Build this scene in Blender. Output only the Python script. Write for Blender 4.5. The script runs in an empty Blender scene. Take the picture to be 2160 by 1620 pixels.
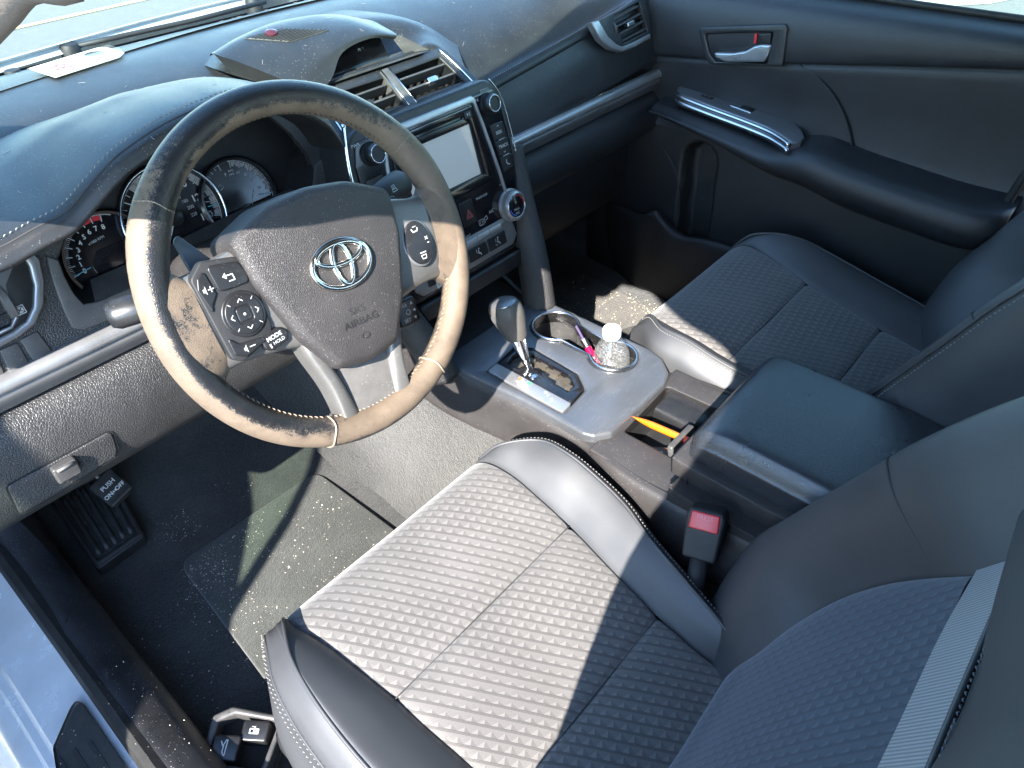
import bpy, bmesh, math, random
from mathutils import Vector, Matrix, noise as mnoise
from mathutils.geometry import tessellate_polygon
random.seed(7)
scene = bpy.context.scene
col = scene.collection
R_ = math.radians

# ------------------------------------------------------------------ camera
CAM = Vector((-0.7267, -0.0002, 1.1034))
CX = Vector((0.66087, -0.75011, -0.02434))
CD = Vector((-0.50153, -0.41727, -0.75786))
CF = Vector((0.55832, 0.51305, -0.65196))
FPX = 1514.2
cam = bpy.data.cameras.new('camera')
cam.sensor_width = 36; cam.sensor_fit = 'HORIZONTAL'; cam.lens = FPX / 2160 * 36
cam.clip_start = 0.01; cam.clip_end = 500
camo = bpy.data.objects.new('camera', cam); col.objects.link(camo)
camo.matrix_world = Matrix(((CX.x, -CD.x, -CF.x, CAM.x), (CX.y, -CD.y, -CF.y, CAM.y), (CX.z, -CD.z, -CF.z, CAM.z), (0, 0, 0, 1)))
scene.camera = camo
scene.render.resolution_x = 1024; scene.render.resolution_y = 768

# ------------------------------------------------------------------ light
SUN_DIR = Vector((1.2, 0.53, -1.0))          # travel direction of the sunlight
el = math.atan2(1.0, math.hypot(SUN_DIR.x, SUN_DIR.y))
w = bpy.data.worlds.new('World'); scene.world = w; w.use_nodes = True
nt = w.node_tree; nt.nodes.clear()
sky = nt.nodes.new('ShaderNodeTexSky'); sky.sky_type = 'NISHITA'; sky.sun_disc = False
sky.sun_elevation = el; sky.sun_rotation = math.atan2(-SUN_DIR.x, -SUN_DIR.y)
sky.air_density = 1.1; sky.dust_density = 0.2; sky.ozone_density = 4.0
bg = nt.nodes.new('ShaderNodeBackground'); bg.inputs[1].default_value = 0.15
wo = nt.nodes.new('ShaderNodeOutputWorld')
nt.links.new(sky.outputs[0], bg.inputs[0]); nt.links.new(bg.outputs[0], wo.inputs[0])
sl = bpy.data.lights.new('sun', 'SUN'); sl.energy = 3.3; sl.angle = R_(0.53); sl.color = (1.0, 0.95, 0.88)
so = bpy.data.objects.new('sun', sl); col.objects.link(so)
so.rotation_euler = SUN_DIR.to_track_quat('-Z', 'Y').to_euler(); so.location = (-4, -1.3, 5)
vs = scene.view_settings
vs.view_transform = 'Standard'; vs.look = 'None'; vs.gamma = 1; vs.use_curve_mapping = False
vs.exposure = 2.93
scene.render.engine = 'CYCLES'
scene.cycles.transparent_max_bounces = 16

# ------------------------------------------------------------------ geometry helpers
def V(*a): return Vector(a if len(a) > 1 else a[0])

class Frame:
    """local axes: origin o, u right, v up, n outwards; px() measures a photo point on its plane"""
    def __init__(s, o, u, v):
        s.o = V(o); s.u = V(u).normalized(); v = V(v); s.v = (v - s.u * v.dot(s.u)).normalized(); s.n = s.u.cross(s.v).normalized()
    def p(s, x, y, h=0.0): return s.o + s.u * x + s.v * y + s.n * h
    def px(s, x, y, h=0.0):
        d = CX * ((x - 1080) / FPX) + CD * ((y - 810) / FPX) + CF
        o = s.o + s.n * h
        q = CAM + d * ((o - CAM).dot(s.n) / d.dot(s.n)) - s.o
        return (q.dot(s.u), q.dot(s.v))
    def w(s, x, y, h=0.0): return s.p(*s.px(x, y, h), h)
    def sub(s, x, y, h=0, rot=0):
        c, q = math.cos(rot), math.sin(rot)
        return Frame(s.p(x, y, h), s.u * c + s.v * q, s.v * c - s.u * q)

def ray(x, y): return CX * ((x - 1080) / FPX) + CD * ((y - 810) / FPX) + CF
def ux(x, y, v): d = ray(x, y); return CAM + d * ((v - CAM.x) / d.x)
def uy(x, y, v): d = ray(x, y); return CAM + d * ((v - CAM.y) / d.y)
def uz(x, y, v): d = ray(x, y); return CAM + d * ((v - CAM.z) / d.z)

def tilted(o, deg): t = R_(deg); return Frame(o, (1, 0, 0), (0, math.sin(t), math.cos(t)))

def origin_of(p):
    o = Vector((0, 0, 0))
    while p is not None: o += p.location; p = p.parent
    return o

def thing(name, label, cat, loc=(0, 0, 0), group=None):
    o = bpy.data.objects.new(name, None); o.empty_display_size = .02; o.location = loc; col.objects.link(o)
    o['label'] = label; o['category'] = cat
    if group: o['group'] = group
    return o

def tag(o, label, cat, group=None):
    o['label'] = label; o['category'] = cat
    if group: o['group'] = group
    return o

def obj(name, verts, faces, mat, parent=None, smooth=True, uvs=None, attr=None, loc=None):
    base = origin_of(parent) if parent else (V(loc) if loc else Vector((0, 0, 0)))
    me = bpy.data.meshes.new(name)
    me.from_pydata([tuple(V(v) - base) for v in verts], [], faces)
    me.validate(clean_customdata=False)
    if uvs is not None:
        ul = me.uv_layers.new(name='UVMap')
        for l in me.loops: ul.data[l.index].uv = uvs[l.vertex_index]
    if attr is not None:
        for k, vals in attr.items():
            a = me.attributes.new(k, 'FLOAT', 'POINT')
            for i, x in enumerate(vals): a.data[i].value = x
    if mat is not None: me.materials.append(mat)
    if smooth:
        me.polygons.foreach_set('use_smooth', [True] * len(me.polygons))
    me.update()
    o = bpy.data.objects.new(name, me); col.objects.link(o)
    if parent: o.parent = parent
    elif loc: o.location = loc
    return o

def sharp(o, deg=35):
    """smooth shading that keeps hard creases"""
    me = o.data; bm = bmesh.new(); bm.from_mesh(me)
    for e in bm.edges:
        if len(e.link_faces) == 2 and e.calc_face_angle(0) > R_(deg): e.smooth = False
    bm.to_mesh(me); bm.free(); return o

def cr(p0, p1, p2, p3, t):
    t2 = t * t; t3 = t2 * t
    return ((p1 * 2) + (p2 - p0) * t + (p0 * 2 - p1 * 5 + p2 * 4 - p3) * t2 + (p1 * 3 - p0 - p2 * 3 + p3) * t3) * .5

def spline(pts, n, closed=False):
    """Catmull-Rom through pts, n samples per span"""
    pts = [V(p) if not isinstance(p, Vector) else p for p in pts]
    m = len(pts); out = []
    if closed:
        for i in range(m):
            for k in range(n): out.append(cr(pts[i - 1], pts[i], pts[(i + 1) % m], pts[(i + 2) % m], k / n))
        return out
    for i in range(m - 1):
        a = pts[i - 1] if i else pts[0] * 2 - pts[1]
        d = pts[i + 2] if i + 2 < m else pts[-1] * 2 - pts[-2]
        for k in range(n): out.append(cr(a, pts[i], pts[i + 1], d, k / n))
    out.append(pts[-1].copy()); return out

def resample(path, n, closed=False):
    p = list(path) + ([path[0]] if closed else [])
    L = [0]
    for a, b in zip(p, p[1:]): L.append(L[-1] + (b - a).length)
    T = L[-1]; out = []; j = 0
    for i in range(n):
        s = T * i / (n if closed else n - 1)
        while j < len(L) - 2 and L[j + 1] < s: j += 1
        f = (s - L[j]) / max(1e-9, L[j + 1] - L[j]); out.append(p[j].lerp(p[j + 1], min(1, f)))
    return out

def grid_from_rows(rows, nu, nv, closed_u=False, disp=None):
    """rows of control points -> dense grid; u runs along a row, v across rows. returns verts, faces, uv (metres), cols, rows"""
    R1 = [spline(r, nu, closed_u) for r in rows]
    nc = len(R1[0]); colsp = [spline([r[i] for r in R1], nv) for i in range(nc)]
    nr = len(colsp[0]); G = [[colsp[i][j] for i in range(nc)] for j in range(nr)]
    return G

def grid_mesh(G, closed_u=False):
    nr, nc = len(G), len(G[0]); verts = [p for r in G for p in r]; faces = []
    for j in range(nr - 1):
        for i in range(nc if closed_u else nc - 1):
            i2 = (i + 1) % nc; faces.append((j * nc + i, j * nc + i2, (j + 1) * nc + i2, (j + 1) * nc + i))
    # metric uv about the middle of the grid
    uv = [(0, 0)] * len(verts); mj, mi = nr // 2, nc // 2
    vv = [0]
    for j in range(1, nr): vv.append(vv[-1] + (G[j][mi] - G[j - 1][mi]).length)
    for j in range(nr):
        d = [0]
        for i in range(1, nc): d.append(d[-1] + (G[j][i] - G[j][i - 1]).length)
        for i in range(nc): uv[j * nc + i] = (d[i] - d[mi], vv[j] - vv[mj])
    return verts, faces, uv

def patch(name, rows, nu, nv, mat, parent=None, closed_u=False, thick=0.0, disp=None, loc=None, flip=False):
    G = grid_from_rows(rows, nu, nv, closed_u)
    if disp: G = [[disp(p, i / max(1, len(r) - 1), j / max(1, len(G) - 1)) for i, p in enumerate(r)] for j, r in enumerate(G)]
    verts, faces, uv = grid_mesh(G, closed_u)
    if flip: faces = [f[::-1] for f in faces]
    o = obj(name, verts, faces, mat, parent, True, uv, loc=loc)
    if thick: solid(o, thick)
    return o

def solid(o, t, off=-1):
    m = o.modifiers.new('thickness', 'SOLIDIFY'); m.thickness = t; m.offset = off; m.use_even_offset = False
    return o

def poly_area(p): return sum(p[i - 1][0] * p[i][1] - p[i][0] * p[i - 1][1] for i in range(len(p))) / 2

def rounded(pts, r, n=5):
    """round the corners of a 2-D polygon; r number or list"""
    m = len(pts); out = []
    for i in range(m):
        p = Vector(pts[i][:2]); a = Vector(pts[i - 1][:2]) - p; b = Vector(pts[(i + 1) % m][:2]) - p
        rr = r[i] if isinstance(r, (list, tuple)) else r
        ang = a.angle(b) if a.length and b.length else math.pi
        if rr <= 0 or ang > R_(175): out.append((p.x, p.y)); continue
        d = min(rr / math.tan(ang / 2), a.length * .48, b.length * .48)
        p0 = p + a.normalized() * d; p2 = p + b.normalized() * d
        for k in range(n + 1):
            t = k / n; q = p0 * (1 - t) ** 2 + p * 2 * t * (1 - t) + p2 * t * t; out.append((q.x, q.y))
    return out

def rect(x0, y0, x1, y1, r=0.0, n=4):
    p = [(x0, y0), (x1, y0), (x1, y1), (x0, y1)]
    return rounded(p, r, n) if r else p

def ell(cx, cy, rx, ry, n=40, rot=0):
    c, s = math.cos(rot), math.sin(rot)
    return [(cx + rx * math.cos(t) * c - ry * math.sin(t) * s, cy + rx * math.cos(t) * s + ry * math.sin(t) * c) for t in [2 * math.pi * i / n for i in range(n)]]

def inset_poly(p, d):
    """shrink a CCW polygon by d along vertex normals"""
    m = len(p); out = []
    for i in range(m):
        a = Vector(p[i]) - Vector(p[i - 1]); b = Vector(p[(i + 1) % m]) - Vector(p[i])
        if a.length < 1e-9: a = b
        if b.length < 1e-9: b = a
        na = Vector((-a.y, a.x)).normalized(); nb = Vector((-b.y, b.x)).normalized()
        nn = na + nb
        if nn.length < 1e-6: nn = na
        nn.normalize(); k = 1 / max(.35, nn.dot(na)); q = Vector(p[i]) + nn * d * k; out.append((q.x, q.y))
    return out

def plate(name, fr, pts, h0, h1, mat, parent=None, bevel=0.0, holes=(), bend=None, smooth=True, loc=None, nb=3):
    """extruded outline from height h0 (back) to h1 (front) in frame fr, front edge rounded by bevel; holes are open"""
    pts = list(pts)
    if poly_area(pts) < 0: pts = pts[::-1]
    loops = []
    for k, c in enumerate([pts] + [list(h) for h in holes]):
        if k and poly_area(c) > 0: c = c[::-1]
        loops.append(c)
    verts = []; faces = []
    def add(c, h):
        s = len(verts)
        for x, y in c: verts.append(fr.p(x, y, h + (bend(x, y) if bend else 0)))
        return list(range(s, s + len(c)))
    tops = []
    for c in loops:
        rings = [add(c, h0)]
        if bevel > 0:
            for k in range(nb + 1):
                a = k / nb * math.pi / 2
                rings.append(add(inset_poly(c, bevel * (1 - math.cos(a))), h1 - bevel + bevel * math.sin(a)))
            top = inset_poly(c, bevel)
        else: rings.append(add(c, h1)); top = c
        for r1, r2 in zip(rings, rings[1:]):
            n = len(r1)
            for i in range(n): faces.append((r1[i], r1[(i + 1) % n], r2[(i + 1) % n], r2[i]))
        tops.append((rings[-1], top))
    ids = [i for r, _ in tops for i in r]
    tri = tessellate_polygon([[Vector((x, y, 0)) for x, y in t] for _, t in tops])
    flat = [q for _, t in tops for q in t]
    for t in tri:
        a, b, c = [flat[i] for i in t]
        if (b[0] - a[0]) * (c[1] - a[1]) - (c[0] - a[0]) * (b[1] - a[1]) < 0: t = t[::-1]
        faces.append(tuple(ids[i] for i in t))
    o = obj(name, verts, faces, mat, parent, smooth, loc=loc)
    return sharp(o, 40) if smooth else o

def tube(name, path, rad, mat, parent=None, n=10, closed=False, sq=1.0, up=None, caps=True, loc=None, verts_only=False):
    m = len(path); verts = []; faces = []
    prev = None
    for i, p in enumerate(path):
        if closed: t = (path[(i + 1) % m] - path[i - 1])
        else: t = path[min(i + 1, m - 1)] - path[max(i - 1, 0)]
        t.normalize()
        if prev is None:
            a = V(up) if up else (Vector((0, 0, 1)) if abs(t.z) < .9 else Vector((1, 0, 0)))
        else: a = prev
        b = t.cross(a).normalized(); a = b.cross(t).normalized(); prev = a
        r = rad(i / (m - 1)) if callable(rad) else (rad[i] if isinstance(rad, (list, tuple)) else rad)
        for k in range(n):
            g = 2 * math.pi * k / n; verts.append(p + a * math.cos(g) * r * sq + b * math.sin(g) * r)
    for i in range(m if closed else m - 1):
        j = (i + 1) % m
        for k in range(n): faces.append((i * n + k, i * n + (k + 1) % n, j * n + (k + 1) % n, j * n + k))
    if not closed and caps:
        faces.append(tuple(range(n))[::-1]); faces.append(tuple(range((m - 1) * n, m * n)))
    faces = [f[::-1] for f in faces]
    if verts_only: return verts, faces
    return obj(name, verts, faces, mat, parent, True, loc=loc)

def lathe(name, fr, prof, mat, parent=None, n=40, sx=1, sy=1, loc=None, sharpdeg=35):
    """prof: (radius, height) pairs along the frame's n axis"""
    verts = []; faces = []
    for r, h in prof:
        for k in range(n):
            a = 2 * math.pi * k / n; verts.append(fr.p(r * sx * math.cos(a), r * sy * math.sin(a), h))
    m = len(prof)
    for i in range(m - 1):
        for k in range(n): faces.append((i * n + k, i * n + (k + 1) % n, (i + 1) * n + (k + 1) % n, (i + 1) * n + k))
    if prof[0][0] > 1e-5: faces.append(tuple(range(n))[::-1])
    if prof[-1][0] > 1e-5: faces.append(tuple(range((m - 1) * n, m * n)))
    return sharp(obj(name, verts, faces, mat, parent, True, loc=loc), sharpdeg)

class Soup:
    """collects many small solids into one mesh"""
    def __init__(s): s.v = []; s.f = []
    def add(s, v, f): b = len(s.v); s.v += v; s.f += [tuple(i + b for i in q) for q in f]
    def box(s, fr, x0, y0, h0, x1, y1, h1):
        v = [fr.p(x, y, h) for h in (h0, h1) for x, y in ((x0, y0), (x1, y0), (x1, y1), (x0, y1))]
        s.add(v, [(3, 2, 1, 0), (4, 5, 6, 7), (0, 1, 5, 4), (1, 2, 6, 5), (2, 3, 7, 6), (3, 0, 4, 7)])
    def poly(s, fr, pts, h):
        b = len(s.v); pts = list(pts)
        if poly_area(pts) < 0: pts = pts[::-1]
        s.v += [fr.p(x, y, h) for x, y in pts]
        for t in tessellate_polygon([[Vector((x, y, 0)) for x, y in pts]]):
            a, c, d = [pts[i] for i in t]
            if (c[0] - a[0]) * (d[1] - a[1]) - (d[0] - a[0]) * (c[1] - a[1]) < 0: t = t[::-1]
            s.f.append(tuple(b + i for i in t))
    def line(s, fr, pts, wd, h, closed=False):
        m = len(pts)
        for i in range(m if closed else m - 1):
            a = Vector(pts[i]); b = Vector(pts[(i + 1) % m]); d = (b - a)
            if d.length < 1e-7: continue
            d.normalize(); q = Vector((-d.y, d.x)) * wd / 2; e = d * wd * .25
            b0 = len(s.v); s.v += [fr.p(*(a - q - e), h), fr.p(*(b - q + e), h), fr.p(*(b + q + e), h), fr.p(*(a + q - e), h)]
            s.f.append((b0, b0 + 1, b0 + 2, b0 + 3))
    def build(s, name, mat, parent=None, smooth=False, loc=None): return obj(name, s.v, s.f, mat, parent, smooth, loc=loc)

def text_into(soup, fr, s, x, y, size, h=0.0005, rot=0.0, ax='CENTER', bold=0.0, squeeze=1.0, mirror=False):
    cu = bpy.data.curves.new('t', 'FONT'); cu.body = s; cu.size = size; cu.align_x = ax; cu.align_y = 'CENTER'; cu.offset = bold; cu.resolution_u = 3
    o = bpy.data.objects.new('t', cu); col.objects.link(o)
    me = bpy.data.meshes.new_from_object(o.evaluated_get(bpy.context.evaluated_depsgraph_get()))
    c, q = math.cos(rot), math.sin(rot); mx = -1 if mirror else 1
    vv = []
    for v in me.vertices:
        a, b = v.co.x * squeeze * mx, v.co.y; vv.append(fr.p(x + a * c - b * q, y + a * q + b * c, h))
    soup.add(vv, [tuple(p.vertices) for p in me.polygons])
    bpy.data.objects.remove(o); bpy.data.curves.remove(cu); bpy.data.meshes.remove(me)

def stitches(name, path, mat, parent, pitch=.0055, rad=.0006, lift=.0006, up=None, duty=.68, slant=0.0):
    """a row of sewn threads along a dense path (path points carry the surface)"""
    L = 0
    for a, b in zip(path, path[1:]): L += (b - a).length
    n = max(2, int(L / pitch)); pts = resample(path, n * 4 + 1); s = Soup()
    for i in range(n):
        a, b = pts[i * 4], pts[min(len(pts) - 1, i * 4 + 3)]
        d = b - a
        if d.length < 1e-6: continue
        mid = (a + b) / 2; upv = V(up) if up else Vector((0, -.4, .9)); sd = d.cross(upv).normalized(); upv = sd.cross(d).normalized()
        e = d * duty * .5; sl_ = sd * slant * pitch
        P = [mid - e - sl_, mid + upv * lift, mid + e + sl_]
        v, f = tube('', P, [rad * .7, rad, rad * .7], None, n=5, up=tuple(upv), verts_only=True); s.add(v, f)
    return s.build(name, mat, parent, True)

def fix_normals(o):
    bm = bmesh.new(); bm.from_mesh(o.data); bmesh.ops.recalc_face_normals(bm, faces=bm.faces[:])
    # open sheets: make the average face the camera side (outwards)
    c = sum((f.calc_center_median() for f in bm.faces), Vector()) / len(bm.faces)
    w_ = origin_of(o.parent) if o.parent else Vector()
    k = sum((f.normal.dot((CAM - w_ - f.calc_center_median()).normalized()) * f.calc_area() for f in bm.faces))
    if k < 0: bmesh.ops.reverse_faces(bm, faces=bm.faces[:])
    bm.to_mesh(o.data); bm.free(); return o

# ------------------------------------------------------------------ materials
class NT:
    def __init__(s, name):
        s.m = bpy.data.materials.new(name); s.m.use_nodes = True; s.t = s.m.node_tree; s.t.nodes.clear()
        s.out = s.n('ShaderNodeOutputMaterial'); s.b = s.n('ShaderNodeBsdfPrincipled'); s.l(s.b.outputs[0], s.out.inputs[0])
    def n(s, k, **kw):
        q = s.t.nodes.new(k)
        for a, b in kw.items(): setattr(q, a, b)
        return q
    def l(s, a, b): s.t.links.new(a, b)
    def setv(s, i, v):
        if hasattr(v, 'is_output') or isinstance(v, bpy.types.NodeSocket): s.l(v, i)
        else: i.default_value = v
    def math(s, op, a, b=None, c=None, clamp=False):
        q = s.n('ShaderNodeMath', operation=op, use_clamp=clamp)
        for i, v in enumerate((a, b, c)):
            if v is not None: s.setv(q.inputs[i], v)
        return q.outputs[0]
    def mix(s, f, a, b):
        q = s.n('ShaderNodeMix', data_type='RGBA'); s.setv(q.inputs[0], f); s.setv(q.inputs[6], rgb(a)); s.setv(q.inputs[7], rgb(b)); return q.outputs[2]
    def mixf(s, f, a, b):
        q = s.n('ShaderNodeMix', data_type='FLOAT'); s.setv(q.inputs[0], f); s.setv(q.inputs[2], a); s.setv(q.inputs[3], b); return q.outputs[0]
    def co(s, kind='Object'): return s.n('ShaderNodeTexCoord').outputs[kind]
    def noise(s, vec, scale, detail=3, rough=.55, dist=0):
        q = s.n('ShaderNodeTexNoise'); s.l(vec, q.inputs['Vector']); q.inputs['Scale'].default_value = scale; q.inputs['Detail'].default_value = detail
        q.inputs['Roughness'].default_value = rough; q.inputs['Distortion'].default_value = dist; return q.outputs[0]
    def voro(s, vec, scale, feature='F1', out=0, rnd=1):
        q = s.n('ShaderNodeTexVoronoi', feature=feature); s.l(vec, q.inputs['Vector']); q.inputs['Scale'].default_value = scale
        q.inputs['Randomness'].default_value = rnd; return q.outputs[out]
    def ramp(s, f, a, b): # linear step a..b -> 0..1
        q = s.n('ShaderNodeMapRange'); s.setv(q.inputs[0], f); q.inputs[1].default_value = a; q.inputs[2].default_value = b; return q.outputs[0]
    def bump(s, h, strength, dist, nrm=None):
        q = s.n('ShaderNodeBump'); q.inputs['Strength'].default_value = strength; q.inputs['Distance'].default_value = dist; s.l(h, q.inputs['Height'])
        if nrm is not None: s.l(nrm, q.inputs['Normal'])
        return q.outputs[0]
    def set(s, **kw):
        for k, v in kw.items():
            k = {'base': 'Base Color', 'rough': 'Roughness', 'metal': 'Metallic', 'normal': 'Normal', 'spec': 'Specular IOR Level', 'coat': 'Coat Weight', 'sheen': 'Sheen Weight', 'trans': 'Transmission Weight', 'ior': 'IOR', 'emit': 'Emission Color', 'estr': 'Emission Strength', 'alpha': 'Alpha', 'sheenr': 'Sheen Roughness', 'coatr': 'Coat Roughness'}[k]
            s.setv(s.b.inputs[k], rgb(v) if k in ('Base Color', 'Emission Color') else v)
        return s
def rgb(v):
    if isinstance(v, (int, float)): return (v, v, v, 1)
    if isinstance(v, (tuple, list)) and len(v) == 3: return (*v, 1)
    return v

def leather(name, base, rough=.5, scale=420, grain=.35, dist=.0006, dust=0.0, spec=.5, mott=.25, dustcol=(.45, .42, .38)):
    """moulded or hide vinyl: pebble grain, worn gloss, fine settled dust"""
    m = NT(name); c = m.co()
    d = m.voro(c, scale, 'DISTANCE_TO_EDGE'); h = m.ramp(d, 0.0, .22)
    n2 = m.noise(c, scale * .35, 3); h2 = m.math('ADD', h, m.math('MULTIPLY', n2, .6))
    big = m.noise(c, 9, 4, .6)
    b2 = m.ramp(big, .3, .75)
    colr = m.mix(b2, tuple(x * (1 - mott) for x in base), tuple(x * (1 + mott) for x in base))
    if dust > 0:
        sp = m.voro(c, 260, 'F1'); pick = m.noise(c, 40, 2)
        specks = m.math('MULTIPLY', m.math('LESS_THAN', sp, .15), m.math('GREATER_THAN', pick, .5))
        haze = m.math('MULTIPLY', m.ramp(m.noise(c, 23, 5, .7), .42, .85), .06)
        f = m.math('MULTIPLY', m.math('ADD', m.math('MULTIPLY', specks, .8), haze), dust, clamp=True)
        colr = m.mix(f, colr, dustcol)
    m.set(base=colr, rough=m.math('ADD', m.math('MULTIPLY', b2, .14), rough - .07), spec=spec, normal=m.bump(h2, grain, dist))
    return m.m

def plain(name, base, rough=.5, metal=0.0, spec=.5, coat=0.0, bumpk=0.0, bscale=600, mott=.12, dust=0.0):
    m = NT(name); c = m.co(); big = m.noise(c, 17, 4, .6)
    f = m.ramp(big, .3, .75)
    base = rgb(base)[:3]
    colr = m.mix(f, tuple(x * (1 - mott) for x in base), tuple(min(1, x * (1 + mott)) for x in base))
    if dust > 0:
        sp = m.voro(c, 300, 'F1'); pick = m.noise(c, 55, 2)
        k = m.math('MULTIPLY', m.math('MULTIPLY', m.math('LESS_THAN', sp, .14), m.math('GREATER_THAN', pick, .55)), dust, clamp=True)
        hz = m.math('MULTIPLY', m.ramp(m.noise(c, 30, 5, .7), .45, .85), .25 * dust)
        colr = m.mix(m.math('ADD', k, hz, clamp=True), colr, (.5, .46, .4))
    m.set(base=colr, rough=m.math('ADD', m.math('MULTIPLY', f, .1), rough - .05), metal=metal, spec=spec, coat=coat)
    if bumpk: m.set(normal=m.bump(m.noise(c, bscale, 2), bumpk, .0005))
    return m.m

def scratched_silver(name, base=(.42, .42, .42), rough=.34, metal=.75, wear=.5):
    m = NT(name); c = m.co()
    mp = m.n('ShaderNodeMapping'); m.l(c, mp.inputs[0]); mp.inputs['Scale'].default_value = (60, 900, 200); mp.inputs['Rotation'].default_value = (0, 0, .5)
    s1 = m.noise(mp.outputs[0], 1.0, 2); s1 = m.ramp(s1, .62, .75)
    big = m.noise(c, 14, 5, .65); f = m.ramp(big, .35, .75)
    colr = m.mix(f, tuple(x * .88 for x in base), tuple(x * 1.08 for x in base))
    colr = m.mix(m.math('MULTIPLY', s1, .25 * wear), colr, (.62, .6, .57))
    dust = m.math('MULTIPLY', m.math('LESS_THAN', m.voro(c, 320), .12), m.math('GREATER_THAN', m.noise(c, 60, 2), .56))
    colr = m.mix(m.math('MULTIPLY', dust, wear, clamp=True), colr, (.55, .5, .45))
    m.set(base=colr, metal=metal, rough=m.math('ADD', m.math('MULTIPLY', f, .16), rough - .06), normal=m.bump(m.noise(c, 1500, 2), .08, .0004))
    return m.m

def fabric(name, c0, c1, groove, ang, H=.0118, Wd=.0148):
    """seat cloth: oblique rows of woven triangles that swell and shrink between fine triple lines, twill weave"""
    m = NT(name); uv = m.co('UV')
    mp = m.n('ShaderNodeMapping'); m.l(uv, mp.inputs[0]); mp.inputs['Rotation'].default_value = (0, 0, ang)
    sx = m.n('ShaderNodeSeparateXYZ'); m.l(mp.outputs[0], sx.inputs[0]); u, v = sx.outputs[0], sx.outputs[1]
    row = m.math('FLOOR', m.math('DIVIDE', v, H)); t = m.math('FRACT', m.math('DIVIDE', v, H))
    off = m.math('FRACT', m.math('MULTIPLY', row, .37))
    s = m.math('FRACT', m.math('ADD', m.math('DIVIDE', u, Wd), off))
    d = m.math('MULTIPLY', m.math('ABSOLUTE', m.math('SUBTRACT', s, .5)), 2)        # 0 mid .. 1 edge
    ph = m.math('ADD', m.math('MULTIPLY', u, 15), m.math('MULTIPLY', row, .42))
    swell = m.math('ADD', .74, m.math('MULTIPLY', .26, m.math('SINE', ph)))
    t2 = m.math('DIVIDE', m.math('SUBTRACT', t, .26), .74)                            # triangle zone 0..1
    lim = m.math('MULTIPLY', swell, m.math('SUBTRACT', 1, d))
    dn = m.math('LESS_THAN', m.math('SUBTRACT', 1, t2), lim)                          # triangles hang from the upper line
    zone = m.math('GREATER_THAN', t2, 0)
    up = m.math('MULTIPLY', dn, zone)
    half = m.math('GREATER_THAN', s, .5)
    gr = m.math('LESS_THAN', m.math('ABSOLUTE', m.math('SUBTRACT', t, .035)), .030)
    for k in (.125, .215): gr = m.math('MAXIMUM', gr, m.math('LESS_THAN', m.math('ABSOLUTE', m.math('SUBTRACT', t, k)), .026))
    wv = m.n('ShaderNodeTexWave'); m.l(mp.outputs[0], wv.inputs[0]); wv.inputs['Scale'].default_value = 300; wv.inputs['Distortion'].default_value = .8
    fine = m.noise(uv, 850, 3, .7)
    tone = m.math('ADD', m.math('MULTIPLY', up, m.mixf(half, .40, -.28)), m.math('MULTIPLY', m.math('SUBTRACT', fine, .5), 1.3))
    tone = m.math('ADD', m.math('ADD', tone, .36), m.math('MULTIPLY', m.math('SUBTRACT', wv.outputs[1], .5), .14))
    colr = m.mix(m.math('MAXIMUM', m.math('MINIMUM', tone, 1), 0), c0, c1)
    big = m.noise(uv, 11, 4, .6); colr = m.mix(m.math('MULTIPLY', m.ramp(big, .45, .8), .22), colr, tuple(min(1, x * 1.35) for x in c1))
    colr = m.mix(m.math('MULTIPLY', gr, .7), colr, groove)
    hgt = m.math('ADD', m.math('MULTIPLY', up, .12), m.math('MULTIPLY', gr, -.7))
    hgt = m.math('ADD', hgt, m.math('MULTIPLY', wv.outputs[1], .15)); hgt = m.math('ADD', hgt, m.math('MULTIPLY', fine, .3))
    m.set(base=colr, rough=.85, spec=.25, sheen=.3, sheenr=.45, normal=m.bump(hgt, .35, .0007))
    return m.m

def carpet(name, c0, c1, scale=420, dirt=.3):
    m = NT(name); c = m.co()
    n1 = m.noise(c, scale, 3, .7); n2 = m.noise(c, scale * .28, 3, .6); n3 = m.noise(c, 12, 4, .6)
    f = m.ramp(n1, .3, .72); colr = m.mix(f, c0, c1)
    colr = m.mix(m.math('MULTIPLY', m.ramp(n3, .45, .8), dirt), colr, tuple(min(1, x * 2.0) for x in c1))
    h = m.math('ADD', n1, m.math('MULTIPLY', n2, .8))
    m.set(base=colr, rough=.95, spec=.15, sheen=.25, normal=m.bump(h, .9, .003))
    return m.m

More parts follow.
